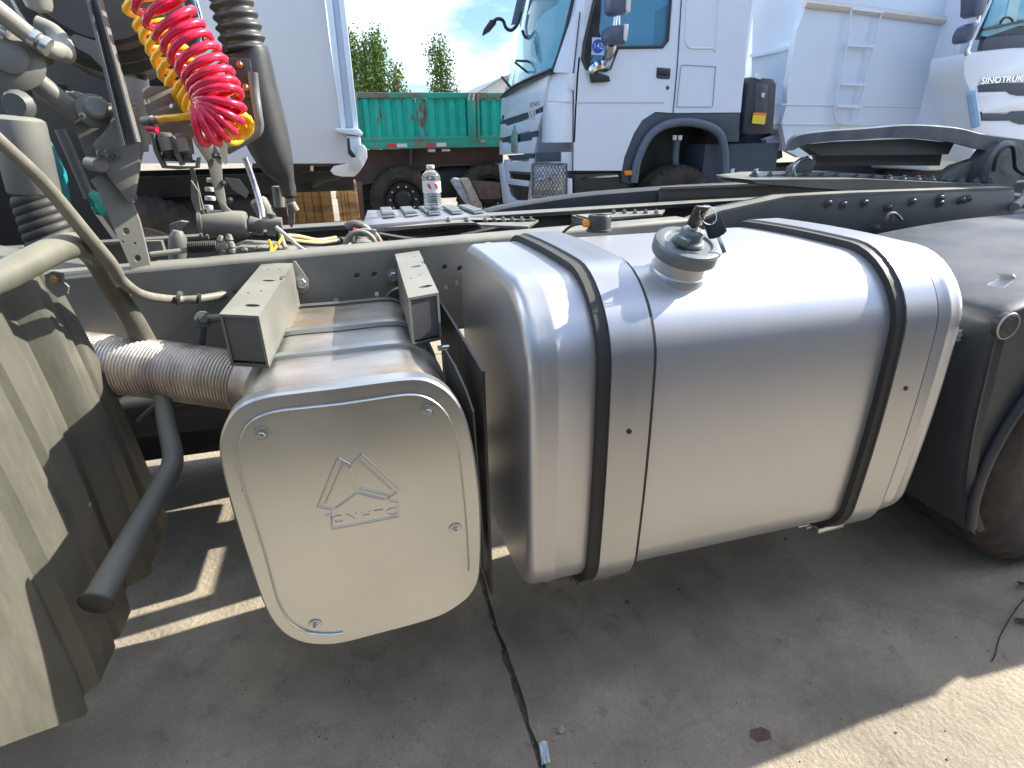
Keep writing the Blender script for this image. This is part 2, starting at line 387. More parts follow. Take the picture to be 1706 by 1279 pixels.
k_=MB(); k_.lathe([(.010,.058),(.010,.065),(.006,.066)],cb,ax,16); k_.build('lock_barrel',zinc,ft)
# keys: one in the lock, one hanging
def make_key(label,top,dirv,face,blade_dir,L=.036):
    t=root('key',label,'key',None)
    d=dirv.normalized(); s_=face.cross(d).normalized(); f_=s_.cross(d).normalized()
    w=.0185;h=.020
    out=[top+s_*a+d*b for a,b in ((-w,-h),(-w*.9,-h*1.15),(w*.9,-h*1.15),(w,-h),(w,h*.8),(w*.5,h),(-w*.5,h),(-w,h*.8))]
    hole=[top-d*h*.55+s_*math.cos(a)*.0035+d*math.sin(a)*.0035 for a in [R(60*k) for k in range(6)]]
    mb=MB(); mb.prism([p-f_*.0035 for p in out],f_*.007,[[p-f_*.0035 for p in hole]]); mb.build('key_head',blackp,t,bevel=.0012)
    mb=MB(); mb.beam(top+d*h,top+d*(h+L),.0018,.008,up=s_); mb.build('key_blade',zinc,t,bevel=.0005)
    return t,top-d*h*.55
kp=cb+ax*.086
k1,h1=make_key('black headed key standing in the lock of the fuel tank cap',kp,(-ax+Vector((-.12,0,0))),Vector((.25,-1,.1)),None,.014)
hp=cb+ax*.064+Vector((.036,-.018,0))
k2,h2=make_key('black headed spare key hanging loose from the ring beside the filler cap',hp,Vector((.30,-.35,-.88)),Vector((-.3,-1,.3)),None,.034)
mb=MB(); c=(h1+h2)/2+Vector((0,-.004,.004)); rr=(h1-h2).length/2+.003; u=(h1-h2).normalized(); w_=u.cross(Vector((.2,-1,.2))).normalized()
mb.tube([c+u*rr*math.cos(a)+w_*rr*.8*math.sin(a) for a in [2*math.pi*k/20 for k in range(20)]],.0011,6,closed=True)
mb.build('key_ring',zinc,k1)
# sender plug
sp=P(998,385,Z=TZ1+.012)
mb=MB(); mb.lathe([(.037,0),(.037,.006),(.033,.008),(.033,.042),(.030,.046),(.012,.046),(.012,.040),(.0,.040)],sp,(0,0,1),28); mb.build('level_sender',blackp,ft)
mb=MB(); mb.lathe([(.008,0),(.011,.004),(.011,.016),(.007,.022)],sp+Vector((-.030,.0,.024)),(-1,.1,0),14); mb.build('sender_connector',orange,ft)
mb=MB(); mb.tube(cr([sp+Vector((-.05,0,.024)),sp+Vector((-.07,.05,.01)),sp+Vector((-.08,.12,-.03))]),.004,6); mb.build('sender_cable',blackp,ft)

# ---- silencer
MY0,MY1=.92,1.545
mo_px=[(367,748),(374,712),(396,680),(438,662),(500,653),(560,646),(620,638),(687,631),(722,637),(752,658),(773,692),(786,740),(795,800),(800,860),(800,930),(796,968),(782,993),(760,1011),(731,1027),(680,1043),(630,1056),(580,1069),(545,1074),(508,1071),(478,1058),(455,1034),(438,1000),(412,925),(390,855),(374,795)]
mo=cr(PY(mo_px,MY0),3,closed=True)
cen=Vector((-.045,0,.68))
def msec(Y,grow):
    out=[]
    for p in mo:
        d=Vector((p.x-cen.x,0,p.z-cen.z)); q=d*(1+grow/max(d.length,.01)); out.append(Vector((cen.x+q.x,Y,cen.z+q.z)))
    return out
def band(name,y0,y1,g0,g1,m,par):
    mb=MB(); vs=msec(y0,g1)+msec(y1,g1)+msec(y0,g0)+msec(y1,g0); n=len(mo); fs=[]
    for k in range(n):
        j=(k+1)%n; fs+=[(k,j,n+j,n+k),(2*n+k,3*n+k,3*n+j,2*n+j),(k,2*n+k,2*n+j,j),(n+k,n+j,3*n+j,3*n+k)]
    mb.add(vs,fs); return mb.build(name,m,par,ang=45)
mb=MB(); mb.loft([msec(MY0+.012,-.02),msec(MY0+.03,-.012),msec(1.142,-.012),msec(1.146,-.016),msec(1.155,-.016),msec(1.30,-.016),msec(1.304,-.020),msec(MY1,-.020)])
sil=mb.build('silencer',steelr,tr,ang=40)
# end cover
mb=MB(); mb.loft([msec(MY0+.030,-.002),msec(MY0+.030,.002),msec(MY0+.004,.002),msec(MY0,-.002),msec(MY0-.0005,-.018)])
cover=mb.build('end_cover',steel,sil,ang=30)
bead=[p+Vector((0,-.0005,0)) for p in [Vector((cen.x+(q.x-cen.x)*(1-.030/ max(.01,math.hypot(q.x-cen.x,q.z-cen.z))),MY0-.0005,cen.z+(q.z-cen.z)*(1-.030/max(.01,math.hypot(q.x-cen.x,q.z-cen.z))))) for q in mo]]
n3=len(bead); bead=bead[int(n3*.72):]+bead[:int(n3*.50)]
mb=MB(); mb.tube(bead,.0045,8,flat=.45); mb.build('cover_bead',steel,sil,ang=80)
for (a,b_) in ((436,723),(713,684),(525,1041),(759,881)):
    p=P(a,b_,Y=MY0-.001); mb=MB()
    mb.lathe([(.0135,-.001),(.0135,.0025),(.0105,.0025),(.0105,-.0005)],p,(0,-1,0),24); mb.build('bolt_seat',steel,sil)
    mb=MB(); mb.bolt(p,(0,-1,0),.0062); mb.build('bolt',zinc,sil)
def e4(a,b_): return (350+a*500/1705,750+b_*500/1705)
emb=[[(725,45),(612,318)],[(755,78),(655,300)],[(728,42),(800,82)],[(748,72),(790,92)],[(800,80),(860,20)],[(860,20),(1078,222)],[(852,60),(1032,222)],[(795,95),(822,215),(830,240)],[(835,240),(712,328)],[(845,242),(990,278)],[(850,215),(1015,255)],[(1058,236),(1005,276)],[(612,318),(698,333)],
 [(650,372),(690,360),(692,445)],[(692,445),(1072,373)],[(1072,373),(1062,292)],[(1020,286),(1062,286)]]
mb=MB()
for s_ in emb:
    mb.tube([P(*e4(*q),Y=MY0+.0002) for q in s_],.0032,8,flat=.8)
mb.build('embossed_emblem',steel,sil,ang=80)
fcv=bpy.data.curves.new('embossed_letters','FONT'); fcv.body='CNHTC'; fcv.size=.030; fcv.extrude=.0012; fcv.bevel_depth=.0006; fcv.space_character=1.45; fcv.align_x='CENTER'; fcv.resolution_u=3
def text_obj(body,size,loc,rx,parent,m,extr=.001,name='lettering',sc=(1,1,1),space=1.0,align='CENTER'):
    c=bpy.data.curves.new(name,'FONT'); c.body=body; c.size=size; c.extrude=extr; c.align_x=align; c.align_y='CENTER'; c.space_character=space; c.resolution_u=3
    o=bpy.data.objects.new('tmp',c); me=bpy.data.meshes.new_from_object(o); bpy.data.objects.remove(o); bpy.data.curves.remove(c)
    mt=Matrix.Translation(loc)@rx.to_4x4()@Matrix.Diagonal((*sc,1))
    me.transform(mt); me.materials.clear(); me.materials.append(m)
    o=bpy.data.objects.new(name,me); COL.objects.link(o); o.parent=parent; return o
bpy.data.curves.remove(fcv)
rotXZ=Matrix(((1,0,0),(0,0,-1),(0,1,0)))   # text lying in XZ plane facing -Y
tp=P(*e4(878,372),Y=MY0-.0008)
text_obj('CNHTC',.026,tp+Vector((0,0,.0)),Matrix.Rotation(R(2.5),3,'Y')@rotXZ,sil,steel,.0013,'embossed_letters',sc=(1.15,.9,1),space=1.25)
for (y0,y1) in ((1.128,1.152),(1.29,1.312),(MY1-.012,MY1+.006)):
    band('silencer_band',y0,y1,-.014,-.004 if y1<1.5 else -.012,steel,sil)
    mb=MB()
band('band_liner',1.152,1.156,-.016,-.006,rubber,sil); band('band_liner',1.312,1.316,-.018,-.008,rubber,sil)
# small hole in the cover
mb=MB(); mb.lathe([(.002,0),(.002,.0006)],P(405,816,Y=MY0-.0008),(0,-1,0),8); mb.build('pin_hole',blackp,sil)
# flexible exhaust pipe
fp=cr([P(125,600,Y=1.46),P(200,608,Y=1.42),P(300,620,Y=1.37),P(395,634,Y=1.32),P(440,645,Y=1.29)],30)
mb=MB(); L=0; rr_=[]; r0=.069
for i,p in enumerate(fp):
    if i: L+=(p-fp[i-1]).length
    rr_.append(r0)
def resample(pts,step):
    out=[pts[0]]; acc=0
    for i in range(1,len(pts)):
        a=pts[i-1]; b_=pts[i]; d=(b_-a).length
        while acc+d>=step:
            t=(step-acc)/d; a=a+(b_-a)*t; out.append(a.copy()); d=(b_-a).length; acc=0
        acc+=d
    return out
fp2=resample(fp,.0020)
prof=[0,.0008,.0008,-.0022]*500
tail=len(fp2)-22
mb.tube(fp2,[r0+(prof[i] if i<tail else .001) for i in range(len(fp2))],30); mb.build('flexible_exhaust',flexm,tr,ang=80)

# ---- frame rails
def rail(y_of,x0,x1,zt,zb,side,holes,name,m,n=1,th=.009,fl=.075,zfn=None):
    """C channel, web at y, flanges towards +side"""
    a=Vector((x0,y_of(x0),0)); b_=Vector((x1,y_of(x1),0)); dv=(b_-a).normalized(); nv=Vector((-dv.y,dv.x,0))*side
    mb=MB()
    A=lambda x,z:Vector((x,y_of(x),z))
    out=[A(x0,zb+.012),A(x1,zb+.012),A(x1,zt-.012),A(x0,zt-.012)]
    hl=[]
    for (hx,hz,hr) in holes:
        hl.append([A(hx,hz)+dv*math.cos(t)*hr+Vector((0,0,1))*math.sin(t)*hr for t in [2*math.pi*k/14 for k in range(14)]])
    mb.prism(out,nv*th,hl); w=mb.build(name,m,tr,smooth=False)
    # flanges with rounded bend
    for (z,sg) in ((zt,1),(zb,-1)):
        mb=MB(); rs=[]
        for x in (x0,x1):
            base=A(x,0); pr=[]
            for t in (0,22.5,45,67.5,90): pr.append(base+nv*(.014-.014*math.cos(R(t)))+Vector((0,0,z-sg*.014+sg*.014*math.sin(R(t)))))
            pr.append(base+nv*fl+Vector((0,0,z))); pr.append(base+nv*fl+Vector((0,0,z-sg*th)))
            for t in (90,60,30,0): pr.append(base+nv*(.014-.006*math.cos(R(t)))+Vector((0,0,z-sg*.014+sg*.006*math.sin(R(t)))))
            rs.append(pr)
        mb.loft(rs); mb.build('rail_flange',m,w,ang=50)
    return w
ynear=lambda x:1.585+(x+.15)*.155 if x<.8 else 1.585+.95*.155+(x-.8)*.05
ry=lambda x:1.585+(x+.15)*.165
def webpt(px,py):   # pixel on near rail web
    d=ROT@Vector((px-CX,py-CY,F)); t=(1.585+.15*.165)/(d.y-.165*d.x); p=d*t+Vector((0,0,HC)); return p
hs=[]
for q in ((595,459),(624,457),(741,445),(766,447),(744,478),(762,470),(628,490),(300,489),(392,487),(560,500)):
    p=webpt(*q); hs.append((p.x,p.z,.0085 if q[1]<470 else .007))
w1=rail(ry,-2.2,1.15,1.08,.80,1,hs,'frame_rail',paint)
# rail behind/rearwards, lower, far holes
p=webpt(675,487); 
mb=MB(); c=webpt(672,495); ring=[Vector((c.x+.05*math.cos(t),ry(c.x+.05*math.cos(t))-.004,c.z+.03*math.sin(t))) for t in [2*math.pi*k/20 for k in range(20)]]
mb.tube(ring,.004,6,closed=True); mb.build('oval_port',paint,tr)
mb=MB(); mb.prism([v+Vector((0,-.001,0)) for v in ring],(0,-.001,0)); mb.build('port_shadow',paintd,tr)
w2=rail(lambda x:1.80+(x-1.15)*.03,1.1,4.5,1.02,.76,1,[],'frame_rail',paintd)
# angled cover plate climbing towards the fifth wheel (near)
pl=[P(a,b_,Y=1.82) for a,b_ in ((1150,372),(1200,351),(1310,327),(1420,321),(1690,312),(1690,400),(1470,400),(1150,385))]
mb=MB(); mb.prism(pl,(0,.010,0)); cp=mb.build('subframe_plate',paintd,tr,bevel=.001)
mb=MB(); tp_=[P(a,b_,Y=1.82) for a,b_ in ((1150,372),(1200,351),(1310,327),(1420,321),(1690,312))]
vs=[];fs=[]
for i,v in enumerate(tp_): vs+=[v+Vector((0,-.002,.001)),v+Vector((0,.085,.001)),v+Vector((0,.085,-.008)),v+Vector((0,-.002,-.008))]
for i in range(len(tp_)-1):
    for k in range(4): fs.append((i*4+k,i*4+(k+1)%4,i*4+4+(k+1)%4,i*4+4+k))
mb.add(vs,fs); mb.build('subframe_lip',paint,cp,ang=30)
rb_=random.Random(5)
for q in ((1380,338),(1405,340),(1440,337),(1480,345),(1566,329),(1602,333),(1612,331),(1566,338),(1520,335),(1460,380)):
    mb=MB(); mb.bolt(P(*q,Y=1.818),(0,-1,0),.011); mb.build('bolt',paintd,cp)
mb=MB(); mb.tube(cr([P(1477,366,Y=1.75),P(1481,357,Y=1.75),P(1492,356,Y=1.75),P(1502,366,Y=1.75)]),.006,8); mb.tube([P(1486,357,Y=1.75),P(1486,368,Y=1.75)],.006,8); mb.build('lift_lug',paint,tr)
# far rail
yf=lambda x:2.44+x*.09
w3=rail(yf,-2.0,4.6,1.04,.76,-1,[],'frame_rail',paintd,fl=.08)
# top strip (bright) of the far rail outboard
mb=MB(); mb.prism([Vector((-.28,yf(-.28)-.085,1.042)),Vector((4.5,yf(4.5)-.085,1.042)),Vector((4.5,yf(4.5)+.02,1.042)),Vector((-.28,yf(-.28)+.02,1.042))],(0,0,.006)); mb.build('rail_top_strip',paint,tr,bevel=.001)
# rows of rivets inside far rail
for q in ((628,387),(660,386),(700,384),(717,383),(742,382),(857,371),(874,370),(890,369)):
    p=P(*q,Y=2.36); mb=MB(); mb.lathe([(.011,0),(.010,.006),(.004,.009)],p,(0,-1,0),10); mb.build('rivet',paint,w3)
# rear raised far side rail (grey curved beam)
ctop=[(812,352),(840,344),(900,334),(960,325),(1020,319),(1100,313),(1200,307),(1290,304),(1420,300)]
cbot=[(812,357),(840,355),(900,352),(960,348),(1020,345),(1100,341),(1200,338),(1290,336),(1420,334)]
A_=cr([P(a,b_,Y=2.66) for a,b_ in ctop],4); B_=cr([P(a,b_,Y=2.66) for a,b_ in cbot],4)
mb=MB(); vs=[];fs=[]
for a,b_ in zip(A_,B_): vs+=[a+Vector((0,.012,0)),a+Vector((0,.0,-.01)),b_,b_+Vector((0,.09,0)),a+Vector((0,.09,0))]
for i in range(len(A_)-1):
    for k in range(5): fs.append((i*5+k,i*5+(k+1)%5,i*5+5+(k+1)%5,i*5+5+k))
fs+= [(0,1,2,3,4)]; mb.add(vs,fs); mb.build('subframe_beam',plastic,tr,ang=50)
mb=MB(); mb.prism([P(a,b_,Y=2.655) for a,b_ in ((1096,314),(1300,306),(1430,303),(1430,333),(1096,336))],(0,-.012,0)); mb.build('reinforcement_plate',paintd,tr,bevel=.003)
mb=MB(); mb.prism([P(a,b_,Y=2.642) for a,b_ in ((1100,311),(1300,303),(1430,300),(1430,304),(1300,307),(1100,315))],(0,-.02,0)); mb.build('plate_lip',paint,tr)
# dark gap between rails: belly pan / propshaft, cross members
mb=MB(); mb.cyl((-1.5,2.05,.82),(3.8,2.15,.78),.055,20); mb.build('propeller_shaft',paintd,tr)
def cross(x,z0,z1,w,holes=0):
    mb=MB(); mb.bb((x,ry(min(x,1))+.08,z1-.008),(x+w,yf(x)-.09,z1)); mb.bb((x,ry(min(x,1))+.08,z0),(x+.008,yf(x)-.09,z1-.009)); mb.build('cross_member',paint,tr,bevel=.001)
for x in (.95,2.4,3.4): cross(x,.80,1.03,.16)
# perforated gusset plates with bolts seen between the rails
for poly in (((770,361),(897,366),(880,377),(800,374)),((960,357),(1108,349),(1102,356),(985,364)),((640,379),(760,366),(895,366),(890,369),(760,371))):
    mb=MB(); mb.prism([P(a,b_,Z=1.055) for a,b_ in poly],(0,0,-.008)); gp=mb.build('gusset_plate',paint,tr)
    x0_,x1_=min(a for a,_ in poly),max(a for a,_ in poly)
    for k in range(5):
        a=x0_+(x1_-x0_)*(.42+.12*k); b_=sum(q[1] for q in poly)/len(poly)-1
        mb=MB(); mb.bolt(P(a,b_,Z=1.055),(0,0,1),.010,False); mb.build('bolt',paint,gp)

# ---- bracket channels over the silencer
def bracket(corners,zb,name='support_bracket'):
    """corners: root-left, root-right, tip-right, tip-left pixels on z=1.06"""
    RL,RR,TR,TL=[P(a,b_,Z=1.06) for a,b_ in corners]
    t=.0055
    e=lambda A,B,s_:A+(B-A)*s_
    mb=MB()
    # top plate, with oval holes and side notch
    holes=[]
    for (s_,w_,ra,rb2) in ((.42,.62,.016,.008),(.86,.66,.017,.010),(.16,.35,.004,.003),(.16,.7,.004,.003),(.66,.30,.004,.003),(.62,.62,.004,.003)):
        cL=e(RL,TL,s_); cR=e(RR,TR,s_); c=e(cL,cR,w_); d1=(cR-cL).normalized(); d2=(TL-RL).normalized()
        holes.append([c+d1*ra*math.cos(a)+d2*rb2*math.sin(a) for a in [2*math.pi*k/14 for k in range(14)]])
    nR=[e(RR,TR,.30),e(e(RR,TR,.33),e(RL,TL,.33),.14),e(e(RR,TR,.40),e(RL,TL,.40),.10),e(RR,TR,.40)]
    mb.prism([RL]+[RR]+nR+[TR,TL],(0,0,-t),holes)
    top=mb.build(name,paint,tr,smooth=False)
    for (A,B,s_) in ((RL,TL,1),(RR,TR,-1)):
        mb=MB(); iv=((RR-RL).normalized())*t*s_; z0=Vector((0,0,-t-.0002)); 
        zA=.90; zB=zb
        a1=Vector((A.x,A.y,zA)); b1=Vector((B.x,B.y,zB)); m1=e(A,B,.55); m1=Vector((m1.x,m1.y,zb))
        mb.prism([A+z0,B+z0,b1,m1,a1],iv); mb.build('bracket_side',paint,top,smooth=False)
    # tip face: inner frame, closed lower lip and dark interior
    mb=MB(); z0=Vector((0,0,-t-.0003)); iv=(RR-RL).normalized()*t*1.02; bk=(RL-TL).normalized()
    a=TL+iv+bk*.003; b_=TR-iv+bk*.003
    mb.prism([a+z0,b_+z0,Vector((b_.x,b_.y,zb+.006)),Vector((a.x,a.y,zb+.006))],bk*.004)
    mb.build('bracket_end_plate',paintd,top,smooth=False)
    mb=MB(); mb.prism([Vector((TL.x,TL.y,zb)),Vector((TR.x,TR.y,zb)),e(Vector((TR.x,TR.y,zb)),Vector((RR.x,RR.y,zb)),.5),e(Vector((TL.x,TL.y,zb)),Vector((RL.x,RL.y,zb)),.5)],(0,0,-.005)); mb.build('bracket_foot',paintd,top,smooth=False)
    return top
b1=bracket(((437,438),(488,438),(431,526),(365,523)),.962)
b2=bracket(((658,423),(698,417),(731,487),(680,496)),.962)
# flange ears against the rail
for ear,bol in ((((488,434),(493,434),(514,464),(515,478),(508,487),(490,487)),(503,467)),(((661,424),(652,440),(643,462),(646,474),(660,474),(668,470)),(655,457))):
    off=Vector((0,-.004,0))
    pts=[webpt(*q)+off for q in ear]; mb=MB(); mb.prism(pts,(0,-.007,0)); ea=mb.build('bracket_flange',paint,tr,bevel=.001)
    mb=MB(); mb.bolt(webpt(*bol)+Vector((0,-.012,0)),(0,-1,0),.011); mb.build('bolt',zinc,ea)
# bracket hanger bolt & eye left of bracket 1
mb=MB(); c=P(338,532,Y=1.40); mb.lathe([(.018,-.012),(.020,0),(.018,.012)],c,(.3,-1,.3),16); mb.lathe([(.010,0),(.010,.03)],c,(.3,-1,.3),6); mb.build('rod_eye',paintd,tr)
mb=MB(); mb.cyl(c,P(372,529,Y=1.38),.010,10); mb.cyl(c,P(335,590,Y=1.42),.009,10); mb.build('level_rod',paintd,tr)
# heat shield between silencer and tank
mb=MB(); sh=[P(738,578,Y=1.12),P(757,610,Y=1.06),P(775,650,Y=1.0),P(787,685,Y=.96)]
bb_=[v+Vector((.01,.0,-.40)) for v in sh]; vs=[];fs=[]
for a,b2_ in zip(sh,bb_): vs+=[a,a+Vector((.004,0,0)),b2_+Vector((.004,0,0)),b2_]
for i in range(3):
    for k in range(4): fs.append((i*4+k,i*4+(k+1)%4,i*4+4+(k+1)%4,i*4+4+k))
fs+=[(0,1,2,3),(12,15,14,13)]; mb.add(vs,fs); mb.build('heat_shield',paintd,tr)
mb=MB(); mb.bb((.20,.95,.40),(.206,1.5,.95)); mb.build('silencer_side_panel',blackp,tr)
mb=MB(); mb.box(P(739,579,Y=1.08),(.024,.012,.008)); mb.build('band_bolt_tab',zinc,tr,bevel=.001)

# ---- helpers for parts traced at a known distance
def depth(p): return (ROT.transposed()@(p-Vector((0,0,HC)))).z
def wr(p,rpx): return depth(p)*rpx/F
def ptube(name,pts,rpx,m,parent=tr,n=12,k=6,smoothp=True,flat=1.0):
    w=[P(a,b,Y=c) for a,b,c in pts]; q=cr(w,k) if smoothp and len(w)>2 else w
    rp=rpx if isinstance(rpx,(list,tuple)) else [rpx]*len(w)
    rr=[wr(w[i],rp[i]) for i in range(len(w))]
    if smoothp and len(w)>2:
        rr=[rr[min(int(i/k),len(rr)-1)]+(rr[min(int(i/k)+1,len(rr)-1)]-rr[min(int(i/k),len(rr)-1)])*((i%k)/k) for i in range(len(q))]
    mb=MB(); mb.tube(q,rr,n,flat=flat); return mb.build(name,m,parent,ang=50)
def pplate(name,px,Y,m,th=.008,parent=tr,holes=(),bevel=0,tilt=None):
    if tilt is None: Q=lambda a,b:P(a,b,Y=Y)
    else:
        a0,k=tilt; p0=P(a0,sum(q[1] for q in px)/len(px),Y=Y); nv=Vector((k,-1,0)); c0=Vector((0,0,HC))
        def Q(a,b):
            d=ROT@Vector((a-CX,b-CY,F)); return c0+d*(nv.dot(p0-c0)/nv.dot(d))
    pts=[Q(a,b) for a,b in px]
    hl=[]
    for (a,b,r) in holes:
        hl.append([Q(a+r*math.cos(t),b+r*math.sin(t)) for t in [2*math.pi*k/12 for k in range(12)]])
    mb=MB(); mb.prism(pts,(0,th,0),hl); return mb.build(name,m,parent,bevel=bevel,smooth=bool(bevel))
def pbolt(x,y,Y,rpx,m=paint,parent=tr,nrm=(0,-1,0),name='bolt'):
    p=P(x,y,Y=Y); mb=MB(); mb.bolt(p,nrm,wr(p,rpx)*.75); return mb.build(name,m,parent)
def pcyl(name,a,b,rpx,m,parent=tr,prof=None,n=24):
    A=P(*a[:2],Y=a[2]); B=P(*b[:2],Y=b[2]); r=wr(A,rpx); L=(B-A).length
    mb=MB()
    if prof is None: prof=[(.9,0),(1,.02),(1,.98),(.9,1)]
    mb.lathe([(q*r,h*L) for q,h in prof],A,B-A,n); return mb.build(name,m,parent,ang=40)

TL=lambda a0,k=.55: (a0,k)
# ---- front mudguard behind the front wheel
def gx(Y,z):
    x=-.57-.15*max(0,z-.7)**2-.5*max(0,.50-z)**2
    def ch(a,b,s=.018): # channel
        if Y<a-s or Y>b+s: return 0
        return min(1,(Y-a+s)/s,(b+s-Y)/s)
    x-=.032*ch(1.14,1.205,.015)+.018*ch(.893,.923,.011)+.010*ch(1.33,1.35,.008)+.011*ch(1.034,1.042,.005)
    x+=.008*ch(1.23,1.255,.008)
    return x
Ys=[.70+.0095*k for k in range(78)]
def zlow(Y): return .552-(Y-.714)*.95 if Y<.870 else .404+(Y-.87)*.02
mb=MB(); rowsn=30; vs=[];fs=[]
for back in (0,1):
    for i in range(rowsn+1):
        for Y in Ys:
            z0=zlow(Y); z=z0+(1.165-z0)*i/rowsn; Yq=Y if Y<1.25 else 1.25+(Y-1.25)*(1-.6*i/rowsn)
            vs.append(Vector((gx(Y,z)-back*.005-(.3*max(0,(.85-Y))*max(0,.62-z)*4),Yq,z)))
nY=len(Ys); N1=(rowsn+1)*nY
for b_ in (0,1):
    for i in range(rowsn):
        for k in range(nY-1):
            q=(i*nY+k,i*nY+k+1,(i+1)*nY+k+1,(i+1)*nY+k); fs.append(tuple(t+b_*N1 for t in q))
for k in range(nY-1):
    for i in (0,rowsn): fs.append((i*nY+k,i*nY+k+1,i*nY+k+1+N1,i*nY+k+N1))
for i in range(rowsn):
    for k in (0,nY-1): fs.append((i*nY+k,(i+1)*nY+k,(i+1)*nY+k+N1,i*nY+k+N1))
mb.add(vs,fs); mg=mb.build('front_mudguard',guardm,tr,ang=30)
pplate('guard_clip',((74,458),(86,452),(104,455),(106,470),(114,478),(112,490),(96,496),(86,488),(76,476)),1.17,paint,.006,mg)
pbolt(91,464,1.165,5,brass,mg)
# slots in the guard edge letting the sun through
ptube('guard_stay',[(-40,478,.93),(0,462,.98),(44,440,1.04),(97,414,1.13),(132,409,1.20),(158,426,1.26),(182,467,1.31),(205,508,1.36),(232,552,1.41),(262,610,1.46)],[25,24,23,22,21,20,18,17,17,17],mat('stay_paint',(.12,.12,.095),.5,0,.25,9,.06,dust=(.30,.29,.21),dustamt=.45),n=18)
ptube('guard_stay',[(268,640,1.36),(276,700,1.28),(288,765,1.19),(268,813,1.12),(215,905,.99),(160,1000,.88)],[13,14,16,18,20,22],paintd,n=18)
mb=MB(); p=P(160,1002,Y=.88); d=(P(160,1000,Y=.88)-P(215,905,Y=.99)).normalized(); mb.lathe([(.027,0),(.027,.004),(.023,.008),(.010,.010)],p,d,20); mb.build('stay_end_cap',rubber,tr)
ptube('cable_sleeve',[(-30,205,.98),(0,235,1.0),(59,290,1.04),(97,333,1.09),(147,394,1.16),(182,435,1.22),(197,458,1.25)],[11,11,11,11,11,10,9],mat('cable_sleeve_mat',(.17,.165,.13),.55,0,.25,14,.08,dust=DUST,dustamt=.4))
ptube('wiring_harness',[(193,452,1.25),(205,470,1.28),(240,492,1.36),(293,499,1.48),(331,498,1.50),(376,490,1.56)],[9,9,8,7,7,6],mat('cable_sleeve_mat',(.2,.19,.15)))
for (a,b_,r) in ((211,473,11),(296,499,9),(331,497,9)):
    p=P(a,b_,Y=1.46); mb=MB(); mb.lathe([(wr(p,r),-.003),(wr(p,r),.003)],p,(1,0,-.3),14); mb.build('cable_tie',blackp,tr)

# ---- cab rear mount with its perforated strut
st=pplate('perforated_strut',((150,300),(164,320),(176,350),(205,415),(223,458),(235,505),(246,545),(252,566),(276,570),(268,520),(258,470),(249,438),(240,400),(232,368),(217,330),(205,300),(180,282)),1.53,paint,.010,holes=((210,385,6),(229,430,6),(225,405,2.5),(205,402,2.5),(236,452,2.5)),tilt=TL(215))
pl=pplate('mount_plate',((108,150),(150,168),(186,176),(202,168),(226,172),(234,236),(232,282),(222,338),(214,340),(165,282),(150,285),(142,262),(128,225),(118,190)),1.58,paint,.012,bevel=.002,tilt=TL(170))
hp=pplate('hinge_plate',((155,238),(178,214),(190,186),(204,176),(222,178),(235,234),(230,288),(221,336),(214,338),(163,272),(158,250)),1.53,paint,.014,bevel=.002,tilt=TL(195))
for a,b_,r in ((171,257,7),(193,257,7),(219,326,7),(137,192,4)): pbolt(a,b_,1.520+(a-195)*.0009,r,paintd,hp,(.7,-1,0))
pcyl('pivot_bush',(150,272,1.56),(168,275,1.50),11,paint)
pcyl('torsion_arm',(52,128,1.5),(128,190,1.55),17,paint)
pcyl('torsion_arm_boot',(22,100,1.48),(58,132,1.5),19,rubber,prof=[(1,0),(1.05,.2),(.9,.9),(.8,1)])
c=P(12,98,Y=1.45); mb=MB(); mb.lathe([(.052,0),(.056,.01),(.056,.022),(.043,.03),(.03,.033),(.03,.045),(.012,.05)],c+Vector((-.01,.03,0)),(.45,-1,.1),26); mb.build('arm_bolt_flange',paint,tr)
c=P(157,186,Y=1.55); mb=MB(); mb.lathe([(.034,0),(.034,.012),(.022,.016),(.022,.040),(.018,.044)],c,(.5,-1,.2),20); mb.build('pivot_bolt',paint,tr)
pplate('gusset',((105,158),(120,150),(190,176),(186,195),(160,186),(128,178)),1.60,paint,.03,bevel=.004,tilt=TL(150))
# slanted flat stay
A=[P(150,-12,Y=1.60),P(166,-12,Y=1.60),P(233,236,Y=1.50),P(211,243,Y=1.50)]
mb=MB(); mb.prism(A,(0,.010,0)); sb=mb.build('flat_stay',mat('brown_primer',(.075,.065,.065),.5,0,.2,8,.03,dust=DUST,dustamt=.2),tr,bevel=.001)
mb=MB(); mb.prism([P(148,-12,Y=1.598),P(153,-12,Y=1.598),P(215,242,Y=1.498),P(210,243,Y=1.498)],(0,-.028,0)); mb.build('stay_edge',paintd,tr)
mb=MB(); mb.prism([P(164,-12,Y=1.598),P(168,-12,Y=1.598),P(235,236,Y=1.498),P(232,236,Y=1.498)],(0,-.024,0)); mb.build('stay_edge',paint,tr)
